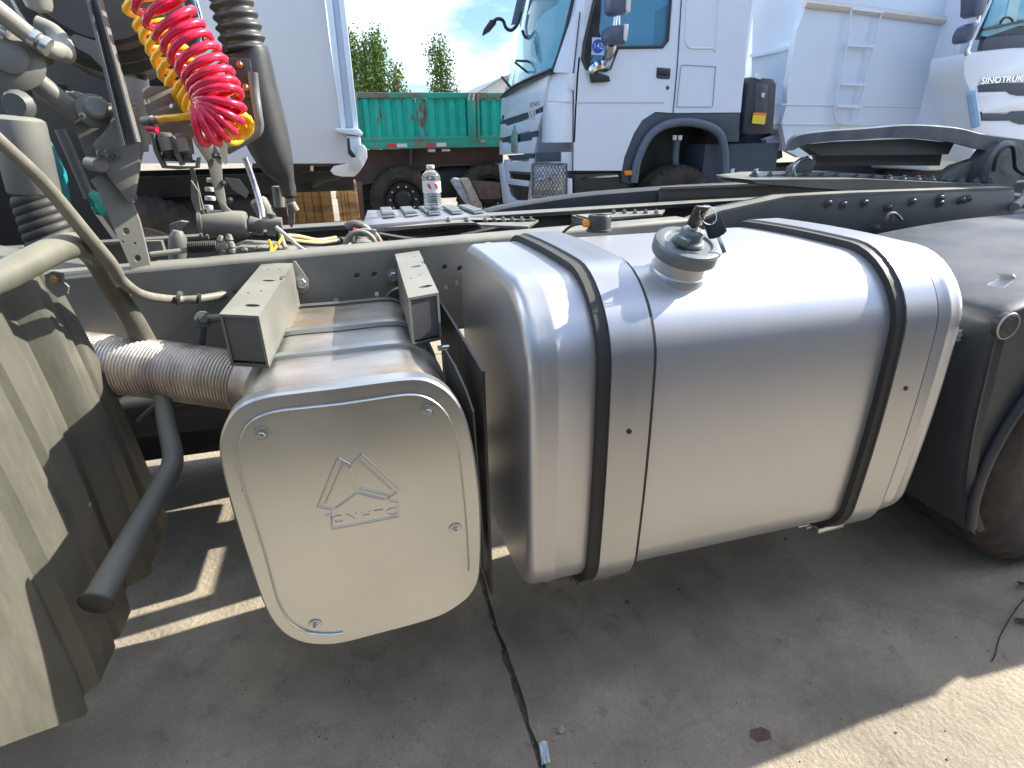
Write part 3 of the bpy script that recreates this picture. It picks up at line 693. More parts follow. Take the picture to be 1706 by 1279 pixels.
# hoses top left
ptube('coolant_hose',[(-20,5,1.4),(10,28,1.42),(35,48,1.44),(60,66,1.46),(84,82,1.48),(100,84,1.52),(112,92,1.55),(106,72,1.60),(88,52,1.62),(60,38,1.62)],[17,16,15,14,14,13,12,13,13,12],mat('grey_hose',(.22,.215,.19),.5,0,.15,12,.04,dust=DUST,dustamt=.5),n=16)
ptube('coolant_hose',[(-20,50,1.5),(15,62,1.5),(50,82,1.52),(85,100,1.55)],9,mat('brown_hose',(.14,.10,.07),.55,0,.3,12,.05))
pcyl('rubber_buffer',(58,-30,1.5),(66,18,1.5),20,mat('grey_hose',(.2,.2,.2)),prof=[(1,0),(1,.75),(.85,.95),(.4,1.03)])
for a in ((8,55,16),(57,64,15),(76,76,15)):
    p=P(a[0],a[1],Y=1.45); mb=MB(); mb.lathe([(wr(p,a[2]),-.006),(wr(p,a[2])*1.04,0),(wr(p,a[2]),.006)],p,(.75,.05,-.55),18); mb.build('hose_clamp',steel,tr)
# drum (air cleaner) behind
c=P(168,-6,Y=2.2); mb=MB()
mb.lathe([(.05,-.32),(.15,-.32),(.16,-.31),(.165,-.20),(.19,-.19),(.19,-.17),(.165,-.16),(.17,-.06),(.205,-.05),(.215,-.03),(.215,.0),(.20,.01),(.205,.30),(.19,.32)],c,(-.25,1,0),44)
mb.build('air_cleaner_drum',ductm,tr,ang=35)
pcyl('support_tube',(222,130,2.0),(228,250,2.0),18,mat('grey_hose',(.2,.2,.2)))
pplate('triangular_gusset',((116,62),(124,56),(160,68),(176,118),(150,92),(128,80)),1.8,paint,.01)
pplate('triangular_gusset',((142,28),(152,48),(144,60),(128,60)),1.9,paint,.01)
# engine and gearbox mass behind, dark
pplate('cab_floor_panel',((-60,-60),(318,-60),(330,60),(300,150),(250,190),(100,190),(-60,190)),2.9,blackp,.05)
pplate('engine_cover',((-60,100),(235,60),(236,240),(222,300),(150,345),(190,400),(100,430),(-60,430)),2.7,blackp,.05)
mb=MB(); mb.bb((-2.6,1.72,.70),(-1.0,2.35,1.0)); mb.bb((-2.4,1.8,1.0),(-1.4,2.3,1.35)); mb.lathe([(.26,0),(.27,.05),(.22,.3),(.16,.6),(.13,.8)],(-1.25,2.03,.85),(1,0,-.05),24)
mb.build('gearbox',paintd,tr,bevel=.01)
mb=MB(); mb.bb((-4.5,1.3,1.55),(-1.55,3.6,1.6)); mb.bb((-1.6,1.25,1.5),(-1.55,3.6,3.2)); mb.build('cab_back_wall',whited,tr,bevel=.01)
# strut braces / frame crossmembers seen through
for i,q in enumerate((((-30,190,1.75),(60,230,1.75)),((60,150,1.9),(150,205,1.9)),((100,215,1.95),(150,330,1.95)),((235,60,2.2),(248,240,2.2)),((20,150,2.0),(110,150,2.1)))):
    ptube('brace',[q[0],q[1]],[10,9,8,7,10][i],[paintd,paint,paintd,paintd,blackp][i],smoothp=False)
# shock absorber with rubber boot
pcyl('shock_absorber',(28,196,1.42),(58,322,1.42),38,paint,prof=[(.5,-.03),(.86,0),(.98,.03),(1,.08),(1,.97),(.95,1)],n=30)
ptube('shock_boot',[(52,315,1.42),(62,335,1.42),(75,370,1.42),(90,410,1.42)],29,rubber)
for k in range(7):
    a,b_=58+k*5.6,330+k*13.5; p=P(a,b_,Y=1.42); mb=MB(); r=wr(p,36+k*.8); mb.lathe([(r*.8,-.014),(r*.97,-.006),(r,0),(r*.97,.006),(r*.8,.014)],p,Vector((.35,0,-1)),26,False); mb.build('boot_fold',rubber,tr,ang=60)
c=P(32,175,Y=1.42); mb=MB(); mb.lathe([(.02,-.02),(.028,0),(.02,.02)],c,(0,-1,0),14); mb.build('shock_eye',paintd,tr)
# teal cloth jammed behind the absorber
t=root('rag','teal blue cloth bundle tucked between shock absorber and strut','rag')
def cloth(pts,Y,m,par,amp=.012):
    mb=MB(); o=[P(a,b_,Y=Y) for a,b_ in pts]; c=sum(o,Vector())/len(o); rr=random.Random(4)
    rings=[]
    o=cr(o,3,closed=True)
    for s_,dy in ((1,0),(.92,-.02),(.72,-.034),(.45,-.04),(.2,-.042)):
        rings.append([c+(p-c)*s_+Vector((0,dy+rr.uniform(-amp,amp)*s_,rr.uniform(-amp,amp)*.3)) for p in o])
    mb.loft(rings); return mb.build('cloth_fold',m,par,ang=80)
cloth(((68,226),(80,232),(98,262),(112,300),(116,340),(112,352),(98,330),(84,280)),1.62,tealc,t)
cloth(((155,315),(166,322),(176,345),(178,358),(168,355),(156,335)),1.70,mat('teal_cloth_green',(.01,.32,.24),.4,0,.3,14,.2),t)

# ---- coiled air hoses
def coil(pts,rc,rt,dens,m,name,n=9,tail=None):
    w=cr([P(a,b_,Y=c) for a,b_,c in pts],24); dd=[]
    out=[]; ph=0; u=None
    k=len(w)
    # parallel transport
    for i in range(k-1):
        d=(w[i+1]-w[i]); L=d.length; 
        if L<1e-7: continue
        d=d/L
        if u is None: u=d.cross(Vector((0,1,0))).normalized()
        u=(u-d*u.dot(d)).normalized(); v=d.cross(u)
        t=i/(k-1)*(len(dens)-1); a=int(min(t,len(dens)-2)); de=dens[a]+(dens[a+1]-dens[a])*(t-a)   # pitch metres
        turns=L/de; st=max(1,int(turns*16))
        for s_ in range(st):
            ph+=2*math.pi*turns/st; p=w[i]+d*L*(s_/st)
            out.append(p+(u*math.cos(ph)+v*math.sin(ph))*rc*(1-.16*max(0,t/(len(dens)-1)-.6)/.4))
    # thin out: keep >= 14 per turn
    if tail: out=out+cr([out[-1]]+tail,6)[1:]
    mb=MB(); mb.tube(out,rt,n); return mb.build(name,m,tr,ang=80)
coil([(222,-30,1.82),(240,10,1.82),(262,48,1.82),(282,88,1.80),(300,125,1.78),(325,160,1.76),(352,190,1.72),(385,205,1.68),(396,216,1.66),(398,219,1.66)],.043,.0085,[.036,.035,.033,.030,.026,.022,.018,.014,.013],yellow,'yellow_air_hose')
coil([(238,-40,1.62),(258,-8,1.62),(283,28,1.62),(306,62,1.62),(328,95,1.61),(348,128,1.60),(360,154,1.59),(366,174,1.58),(362,193,1.575),(347,205,1.57),(333,206,1.57)],.052,.0088,[.031,.031,.029,.027,.025,.022,.0175,.014,.012,.012],red,'red_air_hose')
ptube('yellow_hose_tail',[(318,192,1.62),(300,195,1.62),(275,197,1.64),(258,200,1.66)],5.5,yellow)
pcyl('hose_fitting',(264,199,1.65),(254,201,1.66),6,paint); pcyl('hose_fitting',(255,201,1.66),(240,202,1.68),8,paintd)
pcyl('hose_fitting',(262,216,1.65),(245,214,1.66),5,red)
# valve and bracket assembly behind the coils
vb=pplate('valve_bracket',((236,148),(250,143),(305,143),(322,165),(318,232),(300,240),(262,236),(250,200),(240,175)),1.74,paint,.010,holes=((246,168,4.5),(284,176,4)),bevel=.001,tilt=TL(280))
pplate('bracket_arm',((305,200),(330,215),(355,238),(368,262),(370,300),(378,345),(386,352),(370,352),(360,330),(352,300),(345,270),(325,240)),1.78,paint,.010,bevel=.001,tilt=TL(350))
pplate('bracket_arm',((362,232),(376,236),(380,270),(375,274),(368,262)),1.76,paint,.008,tilt=TL(370))
for a,b_ in ((358,259),(366,260),(372,305),(383,333)): pbolt(a,b_,1.772+(a-350)*.0009,4,paintd)
for (cx_,cy_,r) in ((278,240,15),(305,242,14)):
    pcyl('trailer_coupling',(cx_-2,cy_-20,1.66),(cx_+6,cy_+28,1.66),r,paintd,prof=[(.5,0),(.8,.05),(1,.2),(1,.7),(.7,.72),(.7,.9),(1,.92),(1,1)],n=18)
    pcyl('coupling_cap',(cx_-6,cy_-12,1.62),(cx_+2,cy_+10,1.62),9,mat('grey_hose',(.2,.2,.2)))
pplate('coupling_guard',((250,222),(256,222),(262,250),(275,276),(300,277),(325,277),(328,262),(332,262),(330,280),(298,282),(270,280),(256,252)),1.64,paint,.02)
pplate('coupling_guard',((284,225),(290,228),(300,262),(306,274),(300,276),(290,256)),1.63,paint,.02)
pplate('lower_bracket',((318,300),(330,318),(334,350),(326,352),(318,330)),1.7,paint,.01); pplate('upright_bracket',((315,278),(322,278),(340,352),(330,352)),1.8,paint,.01)
pplate('cover_flap',((374,296),(398,298),(414,320),(410,330),(388,316)),1.95,paint,.01)
# ---- air intake stack
bel=[(372,-30,2.0),(384,0,2.0),(398,45,2.0),(410,94,2.0)]
w=cr([P(*q[:2],Y=q[2]) for q in bel],24); w=resample(w,.0045); r0_=wr(w[0],35)
mb=MB(); mb.tube(w,[r0_*(1.0+.085*math.cos(2*math.pi*i/6.0))*(.92+.14*i/len(w)) for i in range(len(w))],30); mb.build('intake_bellows',ductm,tr,ang=80)
d0=[(410,92),(413,98),(421,140),(436,200),(450,245),(464,278),(476,300),(481,326)]; rw=[38,37,38,37,33,25,14,11]
mb=MB(); rings=[]
cc=[P(a,b_,Y=2.0) for a,b_ in d0]
for i,(c,r) in enumerate(zip(cc,rw)):
    d=(cc[min(i+1,len(cc)-1)]-cc[max(i-1,0)]).normalized(); u=d.cross(Vector((0,1,0))).normalized(); v=Vector((0,1,0)); rr=wr(c,r)
    rings.append([c+u*math.copysign(abs(math.cos(t))**.8,math.cos(t))*rr+v*math.copysign(abs(math.sin(t))**.8,math.sin(t))*rr*1.25 for t in [2*math.pi*k/28 for k in range(28)]])
sm=[]
for k in range(28): sm.append(cr([r_[k] for r_ in rings],4))
mb.loft([[sm[k][j] for k in range(28)] for j in range(len(sm[0]))]); mb.build('intake_duct',ductm,tr,ang=60)
pcyl('drain_nozzle',(478,300,2.0),(484,330,2.0),11,rubber,prof=[(1,0),(1.1,.4),(.95,.9),(.6,1)])
pp=pplate('duct_bracket',((378,96),(416,97),(424,158),(420,163),(400,166),(392,150)),1.86,ductm,.02,bevel=.002)
for a,b_ in ((400,107),(410,145)): pbolt(a,b_,1.857,4.5,brass,pp)
ptube('duct_stay',[(421,120,1.84),(424,150,1.84),(430,190,1.82),(432,212,1.82),(424,224,1.82),(400,238,1.82),(378,250,1.84)],[8,8,7,7,7,7,7],mat('stay_grey',(.16,.165,.17),.35,0,.1,8,.02))
ptube('chrome_pipe',[(318,-20,2.1),(330,20,2.1),(346,80,2.1)],[6,6,5],cream)
# ---- fittings on and between the rails (left middle)
pcyl('air_reservoir',(338,372,1.80),(414,374,1.80),22,paint,prof=[(.9,0),(1,.03),(1,.9),(.92,.97),(.5,1.0)],n=30)
pcyl('reservoir_flange',(334,372,1.80),(341,372,1.80),25,paint)
for a,b_ in ((336,352),(336,392),(344,350),(346,394)): pbolt(a,b_,1.74,3.5,paintd,nrm=(-1,0,0))
pcyl('valve_body',(414,372,1.80),(440,380,1.80),13,paintd); pcyl('valve_stem',(436,370,1.78),(470,372,1.78),10,paint)
pcyl('valve_port',(452,355,1.78),(452,392,1.78),7,paintd)
mb=MB()
ptube('push_rod',[(250,424,1.60),(300,418,1.62),(330,414,1.64)],4.5,paint,smoothp=False)
w=[P(314+i*.62,412.5-i*.035,Y=1.63) for i in range(80)]
mb=MB(); mb.tube(w,[.0125+.0028*math.cos(i*1.25) for i in range(80)],14); mb.build('rod_bellows',rubber,tr,ang=80)
pcyl('rod_end',(362,410,1.64),(380,408,1.64),8,paint); 
for a,b_ in ((368,402),(382,400),(386,412),(372,420)): pcyl('ball_joint',(a,b_+8,1.64),(a,b_-10,1.64),6,paint,prof=[(1,0),(1,.3),(.6,.4),(1.1,.55),(.8,.8),(.5,1)],n=12)
pcyl('ball_stud_housing',(296,440,1.72),(296,384,1.72),14,paint,prof=[(1.1,0),(.9,.2),(1,.5),(.95,.8),(.5,1)])
pplate('shift_bracket',((282,374),(300,368),(312,370),(300,382),(284,398)),1.74,paint,.02)
pplate('shift_bracket',((240,402),(268,401),(274,420),(262,418),(250,420)),1.64,paint,.02)
ptube('steel_line',[(460,378,1.72),(480,395,1.70),(500,412,1.66),(520,424,1.62)],3.2,mat('light_hose',(.5,.5,.47),.4,0,.1,10,0))
ptube('drop_link',[(408,262,1.86),(425,310,1.86),(436,350,1.84),(438,372,1.82)],[5,5,5,5],zinc)
ptube('air_line',[(462,375,1.8),(468,392,1.78),(474,410,1.72),(482,422,1.64)],4,mat('grey_hose',(.2,.2,.2)))
ptube('wire',[(448,400,1.7),(452,410,1.68),(450,424,1.64)],2.2,yellow); ptube('wire',[(470,396,1.74),(462,408,1.7),(452,422,1.64)],2.5,yellow)
ptube('brown_cable',[(478,392,1.8),(500,394,1.9),(530,400,2.0),(560,396,2.05)],3.5,mat('tan_cable',(.45,.36,.2),.5,0,.1,10,0))
ptube('brown_cable',[(478,398,1.8),(505,402,1.9),(535,404,2.0),(565,400,2.05)],3,mat('tan_cable',(.45,.36,.2)))
ptube('black_cable',[(470,410,1.8),(510,414,1.9),(560,414,2.0),(600,400,2.1)],5,blackp)
ptube('black_cable',[(560,400,2.1),(620,398,2.2),(700,396,2.3),(760,385,2.35),(830,378,2.4)],5,rubber); ptube('black_cable',[(630,390,2.2),(700,400,2.25),(760,394,2.3),(850,374,2.4)],4,blackp)
ptube('black_cable',[(640,405,2.1),(700,404,2.15),(780,395,2.3),(860,386,2.35)],4,rubber)
ptube('diff_bracket',[(578,380,2.1),(590,374,2.1),(604,378,2.1),(616,384,2.1)],[9,8,8,5],paintd)
c=P(606,412,Y=1.95); 
for k,(dx,r) in enumerate(((-5,.048),(5,.042))):
    mb=MB(); q=P(606+dx,408-dx*.6,Y=1.95+dx*.004); mb.tube([q+Vector((math.cos(t)*r,.0,math.sin(t)*r)) for t in [R(a_) for a_ in range(0,181,12)]],.009,10); mb.build('yoke_arch',mat('grey_hose',(.2,.2,.2)),tr)
mb=MB(); mb.cyl(c+Vector((0,-.05,-.03)),c+Vector((0,.1,-.03)),.045,20); mb.build('shaft_cap',paint,tr)
for a,b_ in ((586,392),(622,388)): pcyl('yoke_bolt',(a,b_+10,1.95),(a,b_-6,1.95),5,paint,n=8)
ptube('red_connector',[(625,392,2.0),(632,400,2.0),(638,406,2.0)],[4,5,3],red); ptube('red_connector',[(588,382,2.05),(602,385,2.05)],3,red,smoothp=False)
pplate('rail_mount_block',((255,438),(330,436),(330,448),(262,452)),1.62,paint,.04)
mb=MB(); a=P(300,430,Y=1.8)
pplate('gear_cover',((380,418),(400,410),(450,412),(500,424),(500,430),(390,436)),1.72,paint,.12,bevel=.004)
for a,b_ in ((408,416),(430,414),(470,418),(440,425)): pbolt(a,b_,1.7,4,paint,nrm=(0,-.3,1))
pplate('vertical_carrier',((480,322),(490,322),(490,372),(486,380),(480,372)),2.1,paint,.02); pcyl('pressure_switch',(462,310,2.05),(466,345,2.05),9,paint,n=14); pcyl('pressure_switch',(484,338,2.08),(492,352,2.08),8,paint,n=14)
pcyl('spring_brake',(428,330,2.1),(452,372,2.1),14,mat('grey_hose',(.2,.2,.2)),prof=[(.7,0),(1,.1),(1,.9),(.8,1)])
for a,b_,r in ((350,330,8),(346,345,8),(352,300,7),(349,315,7)):
    c=P(a,b_,Y=2.1); mb=MB(); mb.lathe([(wr(c,r),-.006),(wr(c,r)*1.05,0),(wr(c,r),.006)],c,(.1,0,1),16); mb.build('coil_turn',mat('light_hose',(.5,.5,.47)),tr)
# loose nuts on the inner side of the rail, below
for q in ((150,502),(155,512),(160,520)): pbolt(q[0],q[1],1.62,5,paintd)
pplate('lower_link_plate',((140,470),(182,460),(214,530),(216,560),(190,560),(150,520)),1.72,paintd,.02,holes=((160,528,7),(142,498,5)))
# stuff under the flex pipe
ptube('under_pipe',[(230,700,1.7),(262,672,1.66),(300,650,1.6)],4,paintd,smoothp=False)
mb=MB(); mb.bb((-1.4,1.75,.52),(.15,2.27,.70)); mb.build('axle_spring_pack',blackp,tr,bevel=.02)
mb=MB(); mb.bb((-1.9,2.28,.16),(.02,2.6,.72)); mb.build('cavity_dark_box',blackp,tr,bevel=.03)  # black box added to darken the cavity between mudguard and silencer
mb=MB(); mb.cyl((-1.6,1.72,.62),(-.1,1.72,.66),.035,14); mb.build('torque_rod',blackp,tr)

# ---- catwalk step with pads
sp_=[P(a,b_,Z=1.06) for a,b_ in ((612,350),(800,346),(816,357),(640,372),(604,375))]
mb=MB(); mb.prism(sp_,(0,0,-.03)); stp=mb.build('catwalk_step',mat('step_aluminium',(.38,.38,.39),.4,.6,.12,10,.05),tr,bevel=.002)
padm=mat('step_pad',(.22,.25,.25),.5,.2,.15,30,.1)
for k,q in enumerate((((633,348),(652,347),(659,361),(638,363)),((666,347),(685,346),(697,358),(676,361)),((697,346),(718,345),(736,357),(715,359)),((736,345),(754,344),(773,355),(754,357)),((761,344),(780,343),(808,354),(790,356)))):
    c=[P(a,b_,Z=1.064) for a,b_ in q]; mb=MB(); mb.prism(c,(0,0,.006)); pd=mb.build('tread_pad',padm,stp,bevel=.001)
    for j in range(1,9):
        a=c[0]+(c[1]-c[0])*j/9; b_=c[3]+(c[2]-c[3])*j/9; mb=MB(); mb.beam(a+(b_-a)*.06+Vector((0,0,.007)),a+(b_-a)*.94+Vector((0,0,.007)),.005,.006); mb.build('tread_rib',padm,pd)
# bottle standing on it
bp_=P(722,352,Z=1.070); sc=(P(722,352,Z=1.07)-P(733,276,Y=P(722,352,Z=1.07).y)).length
bt=root('water_bottle','clear plastic drinks bottle with red marked label standing on the catwalk step','bottle',loc=bp_)
h=sc
pr=[(.030,0),(.036,.01),(.037,.03)]
for k in range(9): pr+= [(.037,.04+.02*k),(.0345,.045+.02*k),(.0345,.050+.02*k),(.037,.055+.02*k)]
pr=[(r,z*h/.26*.8) for r,z in pr if z*h/.26*.8<h*.62]+[(.038,h*.64),(.038,h*.74),(.032,h*.81),(.018,h*.89),(.014,h*.90),(.014,h*.93)]
mb=MB(); mb.lathe(pr,(0,0,0),(0,0,1),28); mb.build('bottle_body',clearp,bt,ang=60)
mb=MB(); mb.lathe([(.017,h*.93),(.017,h*.995),(.014,h)],(0,0,0),(0,0,1),20); mb.build('bottle_cap',whitem,bt)
mb=MB(); mb.lathe([(.0385,h*.42),(.0385,h*.66)],(0,0,0),(0,0,1),28,False); lb=mb.build('bottle_label',whitem,bt,ang=60)
for dx in (-.4,.35):
    mb=MB(); mb.prism([Vector((math.sin(dx+a)*.0392,-math.cos(dx+a)*.0392,h*z)) for a,z in ((-.22,.62),(.1,.60),(.26,.50),(-.05,.53))],Vector((math.sin(dx),-math.cos(dx),0))*.0012); mb.build('label_mark',redm,bt)
mb=MB()
for k in range(7): mb.prism([Vector((math.sin(a)*.0372,-math.cos(a)*.0372,h*(.06+.045*k)+dz)) for a,dz in ((-.45,0),(.45,0),(.42,h*.02),(-.38,h*.022))],(0,-.002,0))
mb.build('label_print',mat('print_dark',(.06,.07,.09),.5,0,.1,30,0),bt)

# ---- wheels
def tyre(c,r,w,label=None,parent=None,rimm=None,seg=72,blk=True):
    """axis along Y, c = centre of the outer face"""
    mb=MB(); pf=[(.60,.03),(.66,-.0),(.80,-.012),(.90,-.004),(.955,.012),(.985,.03),(1,.045)]
    prof=[(q*r,h) for q,h in pf]; tread=[]
    g_=[.045+(w-.09)*k/10 for k in range(11)]
    for k,h in enumerate(g_): tread.append((r*(.968 if k in(3,5,7) else 1),h))
    prof=prof+tread[1:]+[(q*r,w-h) for q,h in reversed(pf[:-1])]
    o=Vector(c); vs=[];fs=[];m=len(prof)
    for i,(rr,h) in enumerate(prof):
        for k in range(seg*2):
            a=math.pi*k/seg; r2=rr
            if blk and rr>r*.94 and (k//2)%2==0 and (h<.09 or h>w-.09): r2=rr-.016
            vs.append(o+Vector((math.cos(a)*r2,h,math.sin(a)*r2)))
    n=seg*2
    for i in range(m-1):
        for k in range(n): fs.append((i*n+k,i*n+(k+1)%n,(i+1)*n+(k+1)%n,(i+1)*n+k))
    mb.add(vs,fs); ty=mb.build('wheel',tyrem,parent,ang=35)
    mb=MB(); mb.lathe([(r*.61,.03),(r*.58,.02),(r*.55,.05),(r*.50,.10),(r*.30,.12),(r*.27,.05),(r*.22,.03),(r*.2,.02),(0.001,.02)],o,(0,1,0),40,False); rm=mb.build('rim',rimm or paint,ty,ang=35)
    for k in range(10):
        a=2*math.pi*k/10; mb=MB(); mb.lathe([(.016,0),(.016,-.03),(.009,-.034)],o+Vector((math.cos(a)*r*.39,.115,math.sin(a)*r*.39)),(0,1,0),6); mb.build('wheel_nut',zinc,ty)
    return ty
tyre((2.14,.945,.515),.515,.30,parent=tr); tyre((2.14,1.32,.515),.515,.29,parent=tr)
tyre((3.50,.985,.515),.515,.30,parent=tr)
tyre((-1.50,.95,.515),.515,.30,parent=tr)
for x in (2.14,3.50):
    for zz in (0,):
        tyre((x,2.75,.515),.515,.30,parent=tr)
# rear mudguards
def guard(x0):
    prf=[(-.50,.27),(-.60,.42),(-.66,.62),(-.69,.80),(-.705,.90),(-.695,.94),(-.66,.965),(-.50,.995),(-.2,1.03),(.1,1.05),(.45,1.05),(.69,1.02)]
    prf=[(x0+2.14+a-.0,b_) for a,b_ in prf]; pp_=cr([Vector((a,0,b_)) for a,b_ in prf],4)
    mb=MB(); rings=[]
    for i,p in enumerate(pp_):
        q=pp_[min(i+1,len(pp_)-1)]-pp_[max(i-1,0)]; q.normalize(); nn=Vector((q.z,0,-q.x))
        pr=[]
        for y in (.955,.93,.915,.905): pr.append(Vector((p.x,y,p.z))-(-nn)*(.0 if y>.93 else (.93-y)*.9))
        pr=[Vector((p.x,1.62,p.z)),Vector((p.x,.94,p.z)),Vector((p.x,.92,p.z))+nn*.004,Vector((p.x,.905,p.z))+nn*.012,Vector((p.x,.90,p.z))+nn*.028,Vector((p.x,.905,p.z))+nn*.028,Vector((p.x,.915,p.z))+nn*.016,Vector((p.x,1.62,p.z))+nn*.006]
        rings.append(pr)
    mb.loft(rings); go=mb.build('rear_mudguard',plastic,tr,ang=30)
    # side skirt between the outer profile and the wheel arch
    pts=[Vector((p.x+ (.004 if k<24 else 0),.9055,p.z-.004)) for k,p in enumerate(pp_)]
    arc=[Vector((x0+2.14+math.cos(R(a))*.585,.9055,.50+math.sin(R(a))*.545)) for a in range(20,201,9)]
    mb=MB(); mb.prism(pts+arc,(0,.006,0)); mb.build('guard_skirt',blackp if 0 else plastic,go,smooth=False)
    mb=MB(); mb.tube([Vector((a.x,.895,a.z)) for a in cr(arc,3)],.013,10); mb.build('arch_lip',plastic,go,ang=60)
    return go
g1=guard(0); 
mb=MB(); mb.bb((2.80,.915,.60),(2.812,1.6,1.015)); mb.build('mud_flap',rubber,g1)  # added flap, blocks sun that would pass between the two rear guards
g2=inst(g1,(1.40,0,0))
for ch in g1.children: inst(ch,None,g2)
c=P(1671,541,Y=.90); mb=MB(); mb.lathe([(.030,0),(.030,.016),(.026,.020),(.0,.020)],c+Vector((0,.005,0)),(0,-1,0),28); lm=mb.build('side_marker_lamp',mat('marker_dark',(.05,.055,.05),.25,0,.1,20,0),g1)
mb=MB(); mb.tube([c+Vector((math.cos(t)*.0305,-.012,math.sin(t)*.0305)) for t in [2*math.pi*k/28 for k in range(28)]],.0022,6,closed=True); mb.build('lamp_rim',mat('light_hose',(.5,.5,.47)),lm)
mb=MB(); mb.bolt(P(1596,556,Y=.99),(-.8,-.6,.2),.012); mb.build('bolt',zinc,g1)
# bent bright clip on the guard top
cl=[P(a,b_,Y=c_) for a,b_,c_ in ((1645,476,1.05),(1660,478,1.05),(1672,465,1.12),(1659,463,1.14))]
mb=MB(); A=[P(a,b_,Z=z) for a,b_,z in ((1644,476,1.0),(1662,465,1.012),(1666,459,1.02),(1659,456,1.035))]; B=[P(a,b_,Z=z) for a,b_,z in ((1672,480,1.0),(1690,467,1.012),(1692,462,1.02),(1687,458,1.035))]
vs=[];fs=[]
for a,b_ in zip(A,B): vs+=[a,b_,b_+Vector((0,0,.003)),a+Vector((0,0,.003))]
for i in range(3):
    for k in range(4): fs.append((i*4+k,i*4+(k+1)%4,i*4+4+(k+1)%4,i*4+4+k))
mb.add(vs,fs+[(0,1,2,3),(12,15,14,13)]); mb.build('guard_clip',whitem,g1)
# dark axle mass behind
mb=MB(); mb.cyl((2.14,1.3,.55),(2.14,2.9,.55),.11,20); mb.cyl((3.5,1.3,.55),(3.5,2.9,.55),.11,20); mb.lathe([(.12,0),(.24,.08),(.24,.3),(.12,.38)],(2.14,2.0,.58),(0,1,0),24); mb.build('drive_axle',paintd,tr)

# ---- fifth wheel
ZT=lambda a,b_,Y:P(a,b_,Y=Y)
fr=[(1313,246),(1318,232),(1335,222),(1380,216),(1440,212),(1500,207),(1545,207),(1600,212),(1640,222),(1680,228),(1710,232)]
lo=[(1313,250),(1322,250),(1345,240),(1400,234),(1430,233),(1470,230),(1520,230),(1560,233),(1600,240),(1640,250),(1710,262)]
A=cr([P(a,b_,Y=2.05) for a,b_ in fr],4); B=cr([P(a,b_,Y=2.05) for a,b_ in lo],4)
mb=MB(); vs=[];fs=[]
for i,(a,b_) in enumerate(zip(A,B)):
    vs+=[a+Vector((0,.014,.0)),a+Vector((0,0,-.006)),b_,b_+Vector((0,.02,0)),b_+Vector((.30,.30,.02)),a+Vector((.30,.30,-.01))]
for i in range(len(A)-1):
    for k in range(6): fs.append((i*6+k,i*6+(k+1)%6,i*6+6+(k+1)%6,i*6+6+k))
fs+=[tuple(range(6)),tuple(range(len(vs)-1,len(vs)-7,-1))]
mb.add(vs,fs)
fwm=mat('fifth_wheel_steel',(.13,.145,.15),.36,.3,.3,7,.06,col2=(.26,.25,.21),thr=(.5,.68))
fwp=mb
fwo=mb.build('fifth_wheel_plate',fwm,tr,ang=40)
# pedestal, jaws and bearing blocks under the plate
pplate('shaded_underside_web',((1340,242),(1400,236),(1520,231),(1590,238),(1580,257),(1364,259)),2.12,paintd,.05,fwo)  # dark-painted web standing in for the shade under the plate
pplate('fifth_wheel_web',((1358,256),(1570,254),(1566,276),(1360,275)),2.22,paint,.02,fwo)
pplate('bearing_pedestal',((1560,306),(1600,275),(1640,262),(1650,280),(1632,305)),2.08,paint,.06,fwo,bevel=.006)
pplate('bearing_pedestal',((1318,305),(1326,278),(1350,262),(1362,270),(1345,300)),2.15,paintd,.06,fwo,bevel=.006)
c=P(1678,282,Y=2.0); mb=MB(); mb.lathe([(.10,0),(.12,.02),(.12,.10)],c,(0,1,0),28); mb.build('pivot_boss',fwm,fwo)
ptube('locking_handle',[(1655,285,1.96),(1660,262,1.96),(1672,246,1.96),(1686,244,1.96),(1690,262,1.96),(1692,280,1.96),(1706,290,1.96)],3,blackp,fwo)
pplate('mounting_plate',((1244,296),(1290,290),(1420,288),(1690,306),(1690,316),(1420,320),(1250,306)),2.1,paint,.22,fwo,bevel=.003)
mb=MB(); 
base=pplate('mounting_plate',((1250,299),(1440,298),(1690,309),(1682,317),(1440,319),(1262,306)),1.9,paintd,.2,fwo)
rr=random.Random(9)
for k in range(15):
    a=1256+k*28+rr.uniform(-3,3); pbolt(a,296+(k*.9 if k<6 else 4+k*.35)+rr.uniform(-1,1.5)-4,2.09,6.5,paintd,fwo,(0,-.1,1))
for k in range(8): pbolt(1480+k*24,301+k*.6,2.0,7,fwm,fwo,(0,-.1,1))
ptube('grease_line',[(1330,300,2.1),(1322,285,2.1),(1330,268,2.1),(1345,262,2.15)],2.5,zinc,fwo)
# clutter right of the frame: second crossmember / air bag
pplate('air_bag_bracket',((1610,345),(1706,335),(1706,372),(1640,372)),2.15,paintd,.3,bevel=.01)
for k in range(4): ptube('air_line',[(1650+k*10,372,1.75),(1668+k*8,366,1.8),(1720,368-k*3,1.9)],3,paint)
ptube('air_line',[(1690,345,1.8),(1706,330,1.85),(1720,300,1.9)],7,mat('grey_hose',(.2,.2,.2)))

# ================================================================== BACKGROUND
def X_(pts,X): return [P(a,b,X=X) for a,b in pts]
def xplate(name,px,X,m,th=.02,parent=None,bevel=0):
    mb=MB(); mb.prism(X_(px,X),(th,0,0)); return mb.build(name,m,parent,bevel=bevel,smooth=bool(bevel))
seam=mat('panel_gap',(.05,.07,.10),.6,0,.1,10,0)
# ---- white truck behind (cab + tipper body)
wt=root('dump_truck','white dump truck with tall cab and black wheel arch parked side on behind the chassis','truck','white trucks parked in the yard')
YS=6.0; YF=8.35; FX=2.13
YW=YS
